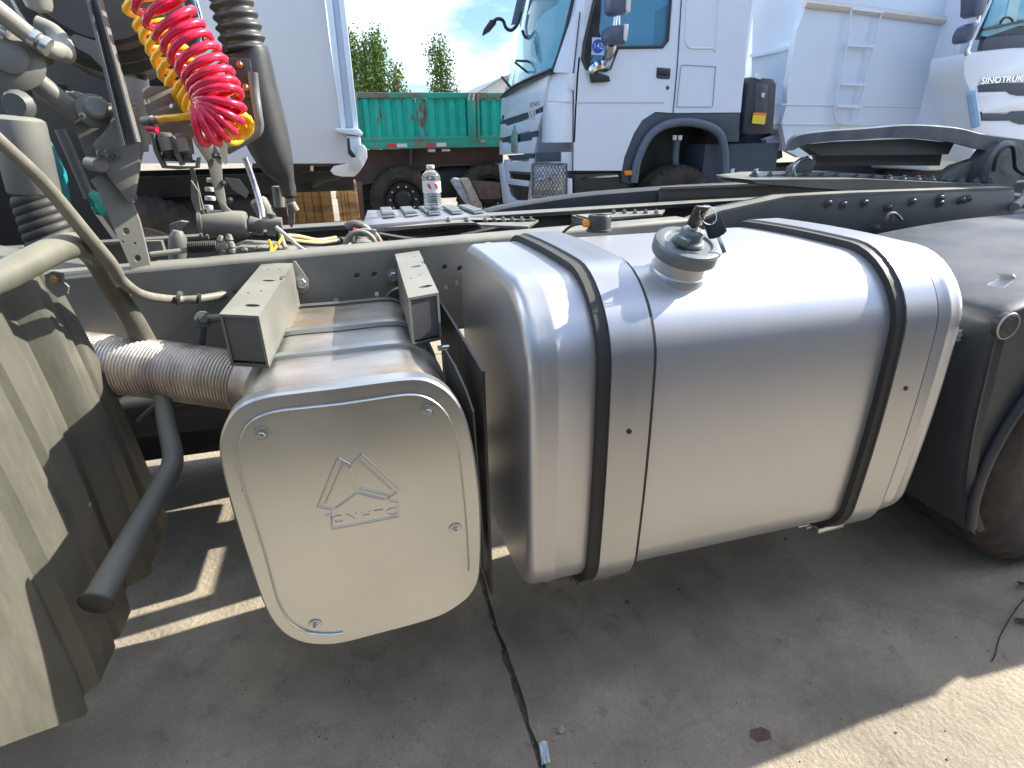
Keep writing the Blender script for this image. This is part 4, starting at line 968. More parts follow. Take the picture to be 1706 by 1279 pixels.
# lower & upper cab shell pieces on the near side
side=[(957,122),(965,60),(975,0),(981,-60),(1262,-60),(1250,10),(1234,187),(1121,188),(1092,186),(1070,200),(1056,222),(1040,262),(1036,284),(955,284)]
win=[(970,98),(973,72),(990,0),(996,-40),(1120,-40),(1117,4),(1112,68),(1104,78),(1030,79),(1016,114),(1010,117),(976,114)]
mb=MB(); mb.prism(PY(side,YS),(0,.05,0),[PY(win,YS)]); cab=mb.build('cab',white,wt,bevel=0,smooth=False)
# body of the cab behind the skin
mb=MB(); zf=lambda z:z
mb.bb((4.33,YS+.05,1.57),(4.36,YF,3.6)); mb.bb((2.5,YF-.05,1.05),(4.36,YF,3.6)); mb.bb((2.35,YS+.06,1.05),(3.0,YF-.06,1.12)); mb.bb((3.0,YS+.06,1.5),(4.33,YF-.06,1.60)); mb.bb((2.75,YS+.02,3.56),(4.36,YF,3.62))
mb.build('cab_shell',white,cab,bevel=0)
# door seams, inset panel, pressed line
def line(px,Y,w,m,par,name='panel_seam',off=-.004):
    pts=PY(px,Y); mb=MB()
    for a,b in zip(pts[:-1],pts[1:]): mb.beam(a+Vector((0,off,0)),b+Vector((0,off,0)),.006,w)
    return mb.build(name,m,par,smooth=False)
line([(1138,-50),(1133,30),(1128,110),(1121,188)],YS,.010,seam,cab); 
line([(966,20),(955,122),(954,284)],YS,.012,seam,cab)
line([(1127,178),(1134,110),(1138,108),(1192,111),(1187,176),(1185,178),(1127,178)],YS,.006,mat('seam_soft',(.22,.32,.45),.5,0,.05,5,0),cab)
ch=cr(PY([(1145,-40),(1142,60),(1146,76),(1154,80),(1186,80),(1193,76),(1200,-40)],YS),4)
mb=MB(); mb.tube([c+Vector((0,-.003,0)) for c in ch],.010,6); mb.build('pressed_rib',white,cab,ang=80)
line([(905,168),(960,171),(1106,171)],YS,.010,mat('pinstripe',(.62,.50,.42),.4,0,.05,5,0),cab,'pressed_line',-.002)
# window frame + glass
wf=cr(PY(win,YS-.004),1,closed=True)
mb=MB(); mb.tube([w+Vector((0,.0,0)) for w in PY(win,YS-.004)],.016,6,closed=True); frm=mb.build('side_window',blackp,wt,ang=30)
mb=MB(); mb.prism(PY(win,YS+.02),(0,.006,0)); mb.build('pane',mat('side_glass',(.25,.60,.80),.05,0,0,3,0,trans=.72,ior=1.25,rvar=0),frm,smooth=False)
pplate('window_divider',((985,-40),(996,-40),(990,20),(984,75),(1010,116),(992,116),(976,114),(970,100),(976,60),(990,0)),YS+.008,blackp,.012,frm) if 0 else None
mb=MB(); mb.prism(PY(((990,-40),(1003,-40),(1001,20),(998,50),(1001,62),(990,60),(984,90),(984,114),(976,114),(971,98),(974,72)),YS+.006),(0,.010,0)); mb.build('quarter_light_post',blackp,frm,smooth=False)
stc=P(996,77,Y=YS-.006); mb=MB(); mb.box(stc,(.13,.004,.15)); q=mb.build('sticker',whitem,frm)
mb=MB(); mb.lathe([(.062,0),(.062,.004)],stc+Vector((0,-.002,0)),(0,-1,0),24); mb.build('sticker_disc',bluem,q)
text_obj('142',.07,stc+Vector((0,-.008,0)),rotXZ,q,whitem,.001,'sticker_number')
# seat & inner dark
mb=MB(); mb.bb((3.3,6.4,1.7),(3.75,7.0,2.0)); mb.bb((3.7,6.4,1.8),(3.85,7.0,2.7)); mb.bb((2.3,6.2,1.75),(2.55,8.1,1.98)); mb.build('seat',mat('seat_cloth',(.10,.15,.18),.8,0,.2,20,.1),wt,bevel=.03)
c=P(905,100,Y=7.6)
mb=MB(); c=Vector((2.72,6.75,2.12)); mb.tube([c+Vector((math.sin(t)*.12,math.cos(t)*.23,math.sin(t)*.2)) for t in [2*math.pi*k/24 for k in range(24)]],.016,8,closed=True); mb.build('steering_wheel',blackp,wt)
mb=MB(); mb.bb((2.2,6.12,1.93),(2.45,8.2,1.98)); mb.build('dashboard',mat('dash',(.35,.38,.38),.6,0,.1,8,0),wt,bevel=.02)
# handle, lock
mb=MB(); mb.prism(PY(((1094,112),(1117,114),(1116,131),(1112,132),(1096,131),(1093,128)),YS),(0,-.006,0)); hd=mb.build('door_handle',seam,wt,bevel=.002)
mb=MB(); mb.prism(PY(((1096,116),(1115,117),(1115,125),(1096,124)),YS-.006),(0,-.02,0)); mb.build('handle_grip',blackp,hd,bevel=.004)
mb=MB(); mb.lathe([(.02,0),(.018,.008),(.006,.009)],P(1112,146,Y=YS),(0,-1,0),14); mb.build('door_lock',bluem if 0 else seam,wt)
# front corner panel: curved sheet from the door seam round to the front
def corner(zpx_top,zpx_bot,name,m,pts):
    pass
cor=[]
zt=2.02
for k in range(9):
    t=R(90*k/8); cor.append((FX+.215-.215*math.sin(t),YS+.26-.26*math.cos(t)))
prof_=[(P(955,284,Y=YS).x+.012,YS)]+cor+[(FX+.005,YS+.42)]
mb=MB(); rings=[]
for z,dx in ((1.30,0),(1.60,.01),(1.9,.03),(2.08,.06)):
    rings.append([Vector((x+dx*(1 if i>1 else .5),y,z)) for i,(x,y) in enumerate(prof_)])
rings2=[[v+Vector((.03,.03,0)) for v in r_] for r_ in rings]
def sheet(rings,name,m,par,th=Vector((.02,.02,0)),ang=50):
    mb=MB(); n=len(rings[0]); N=n*len(rings); vs=[v for r_ in rings for v in r_]; vs+=[v+th for v in vs]; fs=[]
    for i in range(len(rings)-1):
        for k in range(n-1):
            q=(i*n+k,i*n+k+1,(i+1)*n+k+1,(i+1)*n+k); fs.append(q); fs.append(tuple(t+N for t in q))
    for k in range(n-1):
        for i in (0,len(rings)-1): fs.append((i*n+k,i*n+k+1,i*n+k+1+N,i*n+k+N))
    for i in range(len(rings)-1):
        for k in (0,n-1): fs.append((i*n+k,(i+1)*n+k,(i+1)*n+k+N,i*n+k+N))
    mb.add(vs,fs); return mb.build(name,m,par,ang=ang)
sheet(rings,'corner_panel',white,wt)
# A pillar following the windscreen
mb=MB(); a0=[P(918,118,Y=YS+.10),P(955,121,Y=YS),P(966,20,Y=YS+.02),P(980,-60,Y=YS+.08),P(958,-60,Y=YS+.28),P(935,60,Y=YS+.22)]
pa=[P(958,122,Y=YS),P(976,0,Y=YS+.02),P(984,-60,Y=YS+.04)]; pb=[P(921,120,Y=YS+.10),P(951,30,Y=YS+.14),P(968,-60,Y=YS+.20)]
sheet([[pb[0],(pa[0]+pb[0])/2+Vector((-.03,-.03,0)),pa[0]],[pb[1],(pa[1]+pb[1])/2+Vector((-.03,-.03,0)),pa[1]],[pb[2],(pa[2]+pb[2])/2+Vector((-.03,-.02,0)),pa[2]]],'windscreen_pillar',white,wt)
# windscreen
wl=[P(841,163,Y=YF-.1),P(848,128,Y=YF-.1),P(855,60,Y=YF-.1),P(868,0,Y=YF-.1),P(880,-60,Y=YF-.1)]
wr_=[P(921,118,Y=YS+.12),P(931,92,Y=YS+.13),P(943,52,Y=YS+.15),P(955,0,Y=YS+.18),P(966,-60,Y=YS+.2)]
def wsrow(a,b):
    out=[]
    for k in range(9):
        t=k/8; v=a+(b-a)*t; v=v+Vector((-.10*math.sin(math.pi*t),0,0)); out.append(v)
    return out
wrow=[wsrow(a,b) for a,b in zip(wl,wr_)]
g_=sheet(wrow,'windscreen',mat('screen_glass',(.42,.82,.90),.04,0,0,3,0,trans=.8,ior=1.2,rvar=0),wt,Vector((.008,0,0)))
mb=MB(); mb.tube([r_[8]+Vector((-.01,-.01,0)) for r_ in wrow],.018,6); mb.build('screen_seal',blackp,g_)
mb=MB(); mb.tube([v+Vector((-.012,0,.0)) for v in wrow[0]],.055,8,flat=.5); mb.build('wiper_cowl',blackp,g_)
for a,b,c in (((900,124),(885,112),(872,104)),((868,146),(858,134),(850,128)),((912,108),(895,102),(873,101))):
    mb=MB(); mb.tube([P(*a,Y=6.9)+Vector((-.12,0,0)),P(*b,Y=6.95)+Vector((-.12,0,.0)),P(*c,Y=7.0)+Vector((-.1,0,0))],.014,6); mb.build('wiper_arm',blackp,g_)
# sun visor
vv=[P(851,42,Y=YF-.2),P(858,8,Y=YF-.2),P(872,-30,Y=YF-.2)]; v2=[P(878,50,Y=YS+.5),P(905,18,Y=YS+.4),P(935,-8,Y=YS+.35),P(940,-60,Y=YS+.3)]
mb=MB(); mb.prism([P(851,42,Y=8.1),P(870,-40,Y=8.1),P(880,-40,Y=7.8),P(868,20,Y=7.9),P(856,41,Y=8.0)],(.03,-.05,0)); mb.build('sun_visor',seam,wt,bevel=.004)
mb=MB(); mb.prism([P(873,44,Y=7.5),P(880,51,Y=7.45),P(898,26,Y=7.1),P(925,6,Y=6.6),P(932,-20,Y=6.5),P(900,-40,Y=7.0),P(884,-10,Y=7.4)],(.03,-.02,0)); mb.build('sun_visor',seam,wt,bevel=.004)
# kerb mirror on the far side (arm + head)
mb=MB(); mb.tube(cr([P(868,20,Y=7.6),P(862,40,Y=7.6),P(852,50,Y=7.6),P(843,46,Y=7.6),P(838,34,Y=7.6),P(829,31,Y=7.6),P(822,36,Y=7.6)],4),.02,8); mb.build('mirror_arm',blackp,wt)
mb=MB(); mb.prism([P(803,58,Y=7.6),P(806,48,Y=7.6),P(817,32,Y=7.6),P(826,32,Y=7.6),P(827,37,Y=7.6),P(816,50,Y=7.6)],(.03,.12,0)); mb.build('kerb_mirror',blackp,wt,bevel=.008)
mb=MB(); mb.tube(cr([P(870,50,Y=7.2),P(876,62,Y=7.2),P(886,59,Y=7.2),P(893,36,Y=7.2),P(897,20,Y=7.2)],4),.018,8); mb.build('mirror_arm',blackp,wt)
mb=MB(); mb.prism([P(a,b,Y=7.4) for a,b in ((884,70),(888,66),(892,74),(892,90),(888,96),(884,90))],(.05,.03,0)); mb.build('inner_mirror',blackp,wt,bevel=.01)
# near side mirrors
def mir(px,Y,name='wing_mirror'):
    mb=MB(); mb.prism(PY(px,Y),(.0,.16,0)); o=mb.build(name,mat('mirror_shell',(.08,.10,.15),.35,0,.1,8,0),wt,bevel=.03); return o
m1=mir(((1018,-30),(1050,-30),(1049,16),(1040,23),(1020,22),(1017,12)),5.62)
m2=mir(((1013,48),(1020,42),(1041,39),(1047,43),(1045,68),(1040,74),(1016,72),(1011,64)),5.62)
mb=MB(); mb.prism(PY(((1046,-30),(1053,-30),(1051,20),(1044,16)),5.60),(0,.1,0)); mb.build('mirror_rim',mat('mirror_back',(.75,.70,.68),.4,0,.05,6,0),m1,bevel=.01)
mb=MB(); mb.prism(PY(((1041,39),(1048,40),(1045,69),(1040,66)),5.60),(0,.1,0)); mb.build('mirror_rim',mat('mirror_back',(.7,.7,.7)),m2,bevel=.01)
mb=MB(); mb.tube([P(1028,15,Y=5.7),P(1024,45,Y=5.7)],.02,8); mb.tube([P(1031,15,Y=5.7),P(1031,45,Y=5.7)],.012,8); mb.build('mirror_post',cream,m1)
mb=MB(); mb.tube(cr([P(1018,74,Y=5.72),P(1014,92,Y=5.8),P(1006,106,Y=5.9),P(990,112,Y=5.93),P(985,120,Y=5.96)],4),[.035,.04,.05,.05,.04],8); mb.tube(cr([P(1024,74,Y=5.74),P(1020,92,Y=5.8),P(1012,112,Y=5.95)],4),.022,8); mb.build('mirror_bracket',cream,m2)
mb=MB(); mb.prism(PY(((981,118),(990,120),(1012,127),(1014,136),(984,138)),YS-.01),(0,-.04,0)); mb.build('mirror_foot',blackp,m2,bevel=.008)
# front face
def fp_(px,name,m,th=.03,X=FX,par=wt,bev=.004):
    mb=MB(); mb.prism(X_(px,X),(th,0,0)); return mb.build(name,m,par,bevel=bev)
def g2(a,b): return (820+a*140/779,120+b*230/1279)
FB=fp_([g2(88,240),g2(300,125),g2(520,28),g2(470,310),g2(420,340),g2(110,440),g2(80,440)],'front_panel',white)
fp_([g2(78,455),g2(465,312),g2(462,370),g2(440,380),g2(130,500),g2(120,480),g2(76,478)],'grille_opening',seam,.02,FX+.02)
fp_([g2(78,485),g2(118,480),g2(128,500),g2(395,420),g2(405,390),g2(458,372),g2(415,540),g2(355,555),g2(340,545),g2(235,570),g2(130,598),g2(95,608),g2(72,600)],'grille_slat',white)
fp_([g2(85,608),g2(415,545),g2(412,605),g2(360,640),g2(260,645),g2(95,655)],'grille_opening',seam,.02,FX+.02)
fp_([g2(70,640),g2(92,655),g2(140,650),g2(150,665),g2(365,630),g2(370,605),g2(412,600),g2(385,750),g2(150,760),g2(95,765),g2(66,765)],'grille_slat',white)
fp_([g2(140,770),g2(385,755),g2(382,800),g2(165,825)],'grille_opening',seam,.02,FX+.02)
fp_([g2(105,812),g2(158,806),g2(165,826),g2(335,826),g2(340,800),g2(380,800),g2(362,928),g2(160,915),g2(150,930),g2(150,985),g2(335,1008),g2(330,1060),g2(165,1040),g2(130,1030)],'grille_slat',white)
fp_([g2(152,918),g2(362,932),g2(360,950),g2(158,935)],'grille_gap',seam,.02,FX-.002)
fp_([g2(58,850),g2(100,845),g2(125,1030),g2(140,1060),g2(165,1140),g2(215,1185),g2(330,1190),g2(345,1040),g2(362,950),g2(372,950),g2(340,1200),g2(100,1215)],'bumper',white)
fp_([g2(155,1045),g2(340,1062),g2(325,1190),g2(225,1180),g2(170,1130)],'bumper_opening',blackp,.02,FX+.02)
fp_([g2(92,400),g2(108,395),g2(105,435),g2(88,440)],'washer_port',seam,.004,FX-.006)
# star badge
fp_([g2(200,490),g2(228,600),g2(222,745),g2(175,745),g2(172,600)],'badge',mat('badge_green_grey',(.42,.50,.48),.3,.5,.1,20,0),.02,FX-.02)
bdl=bpy.data.objects[-1] if 0 else None
tm=Matrix(((0,0,-1),(-1,0,0),(0,1,0)))  # text on the plane facing -X
text_obj('380',.20,P(*g2(365,388),X=FX-.004),tm,wt,whitem,.004,'model_number')
text_obj('HOWO',.075,P(*g2(395,300),X=FX-.004),tm,wt,mat('letter_grey',(.45,.55,.55),.3,.3,.05,9,0),.004,'front_lettering',sc=(1.5,1,1))
# headlight on the near corner (side facing)
hl=MB(); hl.prism(PY([g2(375,850),g2(690,850),g2(688,1145),g2(350,1190)],YS+.03),(0,.05,0)); hlo=hl.build('headlight',mat('lamp_body',(.45,.47,.48),.3,.5,.1,20,0),wt,bevel=.006)
hl=MB(); hl.prism(PY([g2(395,880),g2(640,870),g2(655,1080),g2(630,1095),g2(390,1090)],YS+.02),(0,-.012,0)); hl.build('lamp_glass',lens,hlo,bevel=.004)
for (a,b,r,m_) in ((535,985,16,orange),(590,945,20,mat('chrome_bright',(.85,.88,.92),.06,1,0,3,0)),(450,1000,22,mat('chrome_bright',(.8,.8,.8))),(575,1050,16,mat('chrome_bright',(.8,.8,.8))),(420,1040,14,mat('chrome_bright',(.8,.8,.8)))):
    c=P(*g2(a,b),Y=YS+.005); hl=MB(); rr=wr(c,r*.18); hl.lathe([(rr,0),(rr*.8,.01),(rr*.3,.02)],c,(0,-1,0),14); hl.build('reflector_bowl',m_,hlo)
ms=MB(); xa,ya=g2(375,850); xb,yb=g2(690,1160)
for k in range(-9,12):
    for s_ in (1,-1):
        pts=[]
        for t in (0,1):
            yy=ya+(yb-ya)*t; xx=xa+(xb-xa)*(k/10)+ (yb-ya)*.55*t*s_
            pts.append((xx,yy))
        (x0_,y0_),(x1_,y1_)=pts
        # clip
        def at(x): return y0_+(y1_-y0_)*(x-x0_)/(x1_-x0_)
        lo_,hi_=sorted((x0_,x1_)); lo2=max(lo_,xa); hi2=min(hi_,xb)
        if hi2-lo2<2: continue
        ms.beam(P(lo2,at(lo2),Y=YS-.03),P(hi2,at(hi2),Y=YS-.03),.006,.006)
for a,b in (((xa,ya),(xb,ya)),((xb,ya),(xb,yb)),((xb,yb),(xa,yb)),((xa,yb),(xa,ya))): ms.beam(P(*a,Y=YS-.032),P(*b,Y=YS-.032),.014,.014)
ms.build('lamp_grille',mat('mesh_grey',(.10,.10,.11),.5,.3,.1,20,0),hlo,smooth=False)
pplate('corner_vent',(g2(415,745),g2(645,740),g2(640,828),g2(415,830)),YS+.05,seam,.03,wt)
pplate('corner_lower',(g2(645,740),g2(745,740),g2(745,915),g2(700,915),g2(640,835)),YS+.03,white,.03,wt); pplate('bumper_end',(g2(700,980),g2(745,985),g2(745,1150),g2(690,1150)),YS+.0,white,.3,wt,bevel=.01)
pplate('hinge_cover',(g2(712,10),g2(765,10),g2(760,170),g2(708,160)),YS-.02,white,.02,wt,bevel=.006)
pplate('cab_step',((958,290),(1030,287),(1050,300),(1040,330),(955,335)),YS+.05,blackp,.4,wt,bevel=.01); pplate('step_edge',((970,295),(1030,291),(1030,294),(970,298)),YS+.03,cream,.05,wt)
# wheel arch
arch=[(1036,284),(1040,262),(1056,222),(1070,200),(1092,187),(1121,189),(1234,188),(1231,236),(1206,236),(1200,222),(1180,208),(1150,201),(1120,203),(1096,212),(1078,228),(1064,256),(1058,290),(1050,306),(1037,303)]
pplate('wheel_arch',arch,YS+.012,mat('arch_plastic',(.055,.07,.095),.45,0,.12,4,.02),.25,wt,bevel=.006)
mb=MB(); mb.tube(cr(PY([(1056,304),(1062,268),(1078,232),(1098,213),(1125,204),(1155,204),(1185,212),(1202,228),(1208,262),(1207,310)],YS-.02),5),.045,10); mb.build('arch_lip',mat('arch_plastic_light',(.10,.13,.17),.4,0,.1,4,.02),wt,ang=60)
pplate('marker_lamp',((1041,284),(1056,284),(1057,291),(1042,292)),YS-.03,orange,.03,wt,bevel=.004)
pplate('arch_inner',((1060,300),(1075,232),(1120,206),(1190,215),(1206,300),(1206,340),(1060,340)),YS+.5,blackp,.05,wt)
mb=MB(); mb.tube(cr([P(1128,232,Y=6.2),P(1125,265,Y=6.2),P(1130,290,Y=6.2),P(1150,303,Y=6.2)],5),.04,10); mb.build('intake_tube',mat('arch_plastic_light',(.1,.13,.17)),wt)
for a in (1122,1131):
    pplate('bracket_tab',((a,225),(a+6,225),(a+5,233),(a,233)),YS+.1,whitem,.02,wt)
cw=P(1135,350,Y=6.0); tyre((cw.x,6.05,.52),.52,.32,parent=wt)
tyre((cw.x+3.6,6.05,.52),.52,.32,parent=wt); tyre((cw.x+4.95,6.05,.52),.52,.32,parent=wt)
mb=MB(); mb.bb((2.4,6.55,.62),(10.5,6.65,.95)); mb.bb((2.4,7.6,.62),(10.5,7.7,.95)); mb.bb((4.0,6.1,.75),(5.0,6.6,1.25)); mb.build('chassis_frame',seam,wt)
for a in (1218,1258): pplate('bright_stay',((a,282),(a+6,280),(a+4,300),(a-2,304)),6.02,whited,.02,wt)
# air filter box behind the cab
fb=pplate('air_filter_box',((1248,128),(1288,131),(1294,140),(1288,222),(1250,224),(1238,222)),5.98,mat('box_dark',(.035,.04,.05),.4,0,.15,6,.03),.5,wt,bevel=.02)
pplate('box_lid',((1260,138),(1280,140),(1278,205),(1256,202)),5.97,mat('box_mid',(.06,.07,.085),.4,0,.15,6,.03),.02,fb,bevel=.008)
pplate('warning_label',((1256,187),(1277,188),(1274,207),(1253,205)),5.95,yellowm,.01,fb); pplate('label_band',((1256,187),(1277,188),(1276,192),(1255,191)),5.945,orange,.004,fb)
pplate('latch',((1269,154),(1275,155),(1273,163),(1268,161)),5.955,cream,.02,fb); pplate('box_bracket',((1262,122),(1270,124),(1268,132),(1261,130)),5.96,whited,.03,fb)
pplate('dark_backing_block',((1210,190),(1300,214),(1304,262),(1210,300)),6.45,seam,.3,wt)  # plain dark block filling the gap behind the air filter box
# tipper body
YB=6.02
bodyp=[(1356,-60),(1345,0),(1340,18),(1328,50),(1312,145),(1311,172),(1302,206),(1312,252),(1332,262),(1760,262),(1760,-60)]
tb=MB(); tb.prism(PY(bodyp,YB),(0,.08,0)); tbo=tb.build('tipper_body',whited,wt,bevel=0,smooth=False)
pplate('headboard',((1256,-60),(1358,-60),(1345,0),(1330,48),(1312,145),(1308,172),(1300,206),(1310,250),(1282,252),(1276,232),(1294,225),(1294,136),(1252,128)),YB+.25,whited,.1,tbo)
pplate('headboard_fold',((1250,90),(1300,80),(1328,73),(1326,78),(1300,86),(1250,96)),YB+.2,whited,.05,tbo); pplate('headboard_fold',((1288,170),(1312,170),(1310,174),(1288,175)),YB+.2,whited,.05,tbo)
mb=MB(); mb.bb((5.0,8.2,1.4),(10.8,8.3,3.2)); mb.bb((5.0,YB+.1,1.40),(10.8,8.2,1.46)); mb.bb((10.7,YB+.1,1.4),(10.8,8.3,3.2)); mb.build('body_floor',whited,tbo)
def rib(px,Y,r,name,m=whited,par=tbo):
    mb=MB(); mb.tube(PY(px,Y),r,6); return mb.build(name,m,par,ang=60)
rib([(1340,5),(1420,14),(1490,24),(1560,33),(1640,44),(1700,52)],YB-.02,.045,'side_rib',mat('bead_reflection',(.66,.60,.54),.4,0,.05,5,0))  # beige colour on the rib stands in for a warm reflection line
rib([(1304,206),(1420,207),(1640,208)],YB-.005,.015,'lower_edge')
rib([(1302,174),(1440,176),(1640,180)],YB,.012,'lower_edge')
lad=[(1419,12),(1411,75),(1400,130),(1392,170),(1391,196),(1398,205),(1418,206),(1428,198),(1440,140),(1455,75),(1470,15)]
mb=MB(); mb.tube(cr(PY(lad,YB-.06),3),.013,6); ld=mb.build('ladder',whited,tbo,ang=60)
for (x0_,y0_,x1_,y1_) in ((1411,75,1455,77),(1399,139,1441,141),(1418,14,1470,20),(1392,176,1432,178)):
    mb=MB(); mb.beam(P(x0_,y0_,Y=YB-.06),P(x1_,y1_,Y=YB-.06),.05,.03); mb.build('rung',whited,ld)
# ---- second white truck at right edge (front towards the camera)
w2_=root('dump_truck','white truck cropped by the right edge showing its grille slots and windscreen corner','truck','white trucks parked in the yard')
Y2=5.3
def t2(a,b): return (1560+a*146/812,b*230/1279)
def q2(px,name,m,Y=Y2,th=.08,bev=.008,par=w2_): 
    mb=MB(); mb.prism(PY([t2(*p) if p[0]<2000 else p for p in px],Y),(0,th,0)); return mb.build(name,m,par,bevel=bev)
q2([(285,500),(410,478),(560,455),(700,442),(1100,432),(1100,790),(640,765),(400,785),(385,800),(388,850),(1100,850),(1100,1010),(660,1040),(430,1050),(415,1040),(430,1115),(700,1120),(1100,1150),(1100,1500),(340,1500),(330,1250),(345,1170),(318,900),(315,850),(255,700),(262,560)],'cab_front',white,Y2,.4,.01)
q2([(392,790),(640,772),(1100,750),(1100,885),(760,885),(690,870),(655,838),(400,852)],'grille_slot',seam,Y2-.012,.02,.003)
q2([(415,1030),(440,1056),(660,1056),(700,1030),(1100,1015),(1100,1150),(780,1150),(715,1130),(690,1115),(425,1118)],'grille_slot',seam,Y2-.012,.02,.003)
q2([(415,470),(440,370),(480,345),(1100,290),(1100,435),(700,440)],'wiper_cowl',seam,Y2-.01,.05,.004)
q2([(360,350),(500,0),(520,-60),(1100,-60),(1100,295),(480,345),(430,368),(370,366)],'windscreen_frame',seam,Y2+.03,.03,.003)
q2([(420,330),(445,250),(540,0),(560,-60),(1100,-60),(1100,215),(760,240),(470,340)],'windscreen',mat('screen_deep',(.08,.36,.50),.05,0,.3,2,0,coat=.8,rvar=0),Y2+.005,.02,.002)
q2([(600,220),(640,160),(665,50),(690,-60),(790,-60),(740,200),(620,225)],'screen_reflection_pillar',mat('pillar_inner',(.35,.60,.60),.5,0,.1,3,0),Y2+.0,.004,.0)
mb=MB(); mb.tube(PY([t2(*p) for p in ((505,0),(440,150),(370,300),(300,455),(288,500))],Y2-.02),.014,6); mb.build('pillar_edge',white,w2_)
mb=MB(); mb.tube(PY([t2(*p) for p in ((430,275),(560,250),(700,215),(900,180))],Y2-.03),.014,6); mb.build('wiper_arm',blackp,w2_)
mb=MB(); mb.tube(cr(PY([t2(*p) for p in ((595,215),(620,175),(660,158),(700,180),(705,205))],Y2-.002),4),.010,6); mb.build('steering_wheel',blackp,w2_)
q2([(370,-60),(490,-60),(470,60),(430,140),(395,150),(360,130),(365,60)],'wing_mirror',mat('mirror_shell',(.1,.1,.1)),Y2-.3,.16,.03)
q2([(330,225),(400,190),(390,260),(340,365),(300,400),(272,380),(285,300)],'wing_mirror',mat('mirror_shell',(.1,.1,.1)),Y2-.3,.16,.03)
mb=MB(); mb.tube(PY([t2(395,140),t2(375,215)],Y2-.2),.02,8); mb.tube(PY([t2(310,370),t2(295,430),t2(275,470),t2(285,500)],Y2-.12),[.02,.025,.025,.03],8); mb.build('mirror_bracket',cream,w2_)
mb=MB(); mb.tube(PY([t2(322,855),t2(370,1165)],Y2-.02),.045,8); mb.build('corner_deflector',mat('deflector',(.30,.50,.75),.35,0,.05,4,0),w2_)
text_obj('SINOTRUK',.085,P(*t2(410,752),Y=Y2-.012),Matrix.Rotation(R(-3),3,'Y')@rotXZ,w2_,cream,.006,'chrome_lettering',sc=(1.45,1,1),align='LEFT')
mb=MB(); mb.bb((6.9,Y2+.4,.9),(9.3,Y2+2.3,3.4)); mb.build('cab_shell',white,w2_,bevel=.05)
tyre((7.3,Y2+.5,.52),.52,.3,parent=w2_)

# ---- tipper on the left
lt=root('dump_truck','pale painted tipper body with rounded tail hinge standing left of the green trailer','truck','white trucks parked in the yard')
YL=4.6
lb_=pplate('tipper_body',((-80,-80),(533,-80),(541,0),(548,60),(566,190),(590,215),(597,226),(606,262),(590,272),(200,272),(-80,272)),YL,mat('tipper_paint',(.60,.61,.63),.36,0,.03,1.2,.0,coat=.3,rvar=.04),.1,lt)
pplate('body_floor',((-80,266),(590,266),(590,271),(-80,271)),YL+.1,whited,2.3,lb_)
mb=MB()
for px,Yo,th in ((((533,-80),(545,-80),(577,214),(568,214)),YL-.06,.06),(((545,-80),(555,-80),(590,214),(577,214)),YL-.02,.1),(((555,-80),(566,-80),(597,214),(589,214)),YL-.08,.08)):
    pplate('tail_post',px,Yo,whited,th,lt,bevel=.006)
pplate('post_foot',((558,214),(598,214),(605,222),(603,226),(585,224),(562,219)),YL-.14,whited,.3,lt,bevel=.006)
pplate('tail_corner',((578,226),(600,226),(604,256),(590,262),(582,250)),YL-.10,whited,.1,lt,bevel=.01)
hk=pplate('tail_hinge',((550,284),(556,277),(580,272),(594,264),(598,250),(599,241),(606,241),(611,248),(612,262),(606,275),(597,288),(590,294),(570,294),(556,291)),YL-.16,mat('hinge_paint',(.68,.68,.68),.4,0,.05,4,0),.05,lt,bevel=.006)
mb=MB(); mb.lathe([(.045,0),(.045,.03),(.02,.035)],P(592,273,Y=YL-.16),(0,-1,0),16); mb.build('hinge_pin',mat('light_hose',(.5,.5,.47)),hk)
pplate('mud_flap',((578,232),(582,228),(584,248),(594,262),(590,266),(580,256)),YL-.18,blackp,.02,lt)
mb=MB(); mb.bb((-4.5,5.1,.97),(.05,5.2,1.12)); mb.bb((-4.5,6.3,.95),(.05,6.4,1.12)); mb.bb((-.35,5.1,.97),(-.25,6.4,1.05)); mb.build('chassis_frame',blackp,lt)
mb=MB(); mb.bb((-3.4,5.25,.2),(-.62,6.3,.965)); mb.build('bogie',blackp,lt,bevel=.05)  # plain black box added to fill the dark space under the body
tyre((-1.5,4.7,.5),.5,.3,parent=lt); tyre((-2.9,4.7,.5),.5,.3,parent=lt)
pplate('tail_lamp_bar',((486,274),(520,275),(520,286),(486,285)),YL+.2,blackp,.05,lt); pplate('lamp_end',((517,276),(522,276),(522,285),(517,284)),YL+.18,whitem,.04,lt)
pplate('flap_bar',((500,308),(526,308),(526,312),(500,312)),YL+.5,mat('light_hose',(.5,.5,.47)),.03,lt)
ptube('brake_hose',[(575,290,4.9),(560,296,4.9),(540,300,4.9),(520,310,4.9)],3,blackp,lt)

# ---- green trailer
YG=9.0
gt=root('flatbed_trailer','green corrugated side trailer with red brown rust patches behind the yard','trailer')
X0=P(560,155,Y=YG).x-6.2; X1=P(850,155,Y=YG).x+7
ztp=1.965; zb=1.355
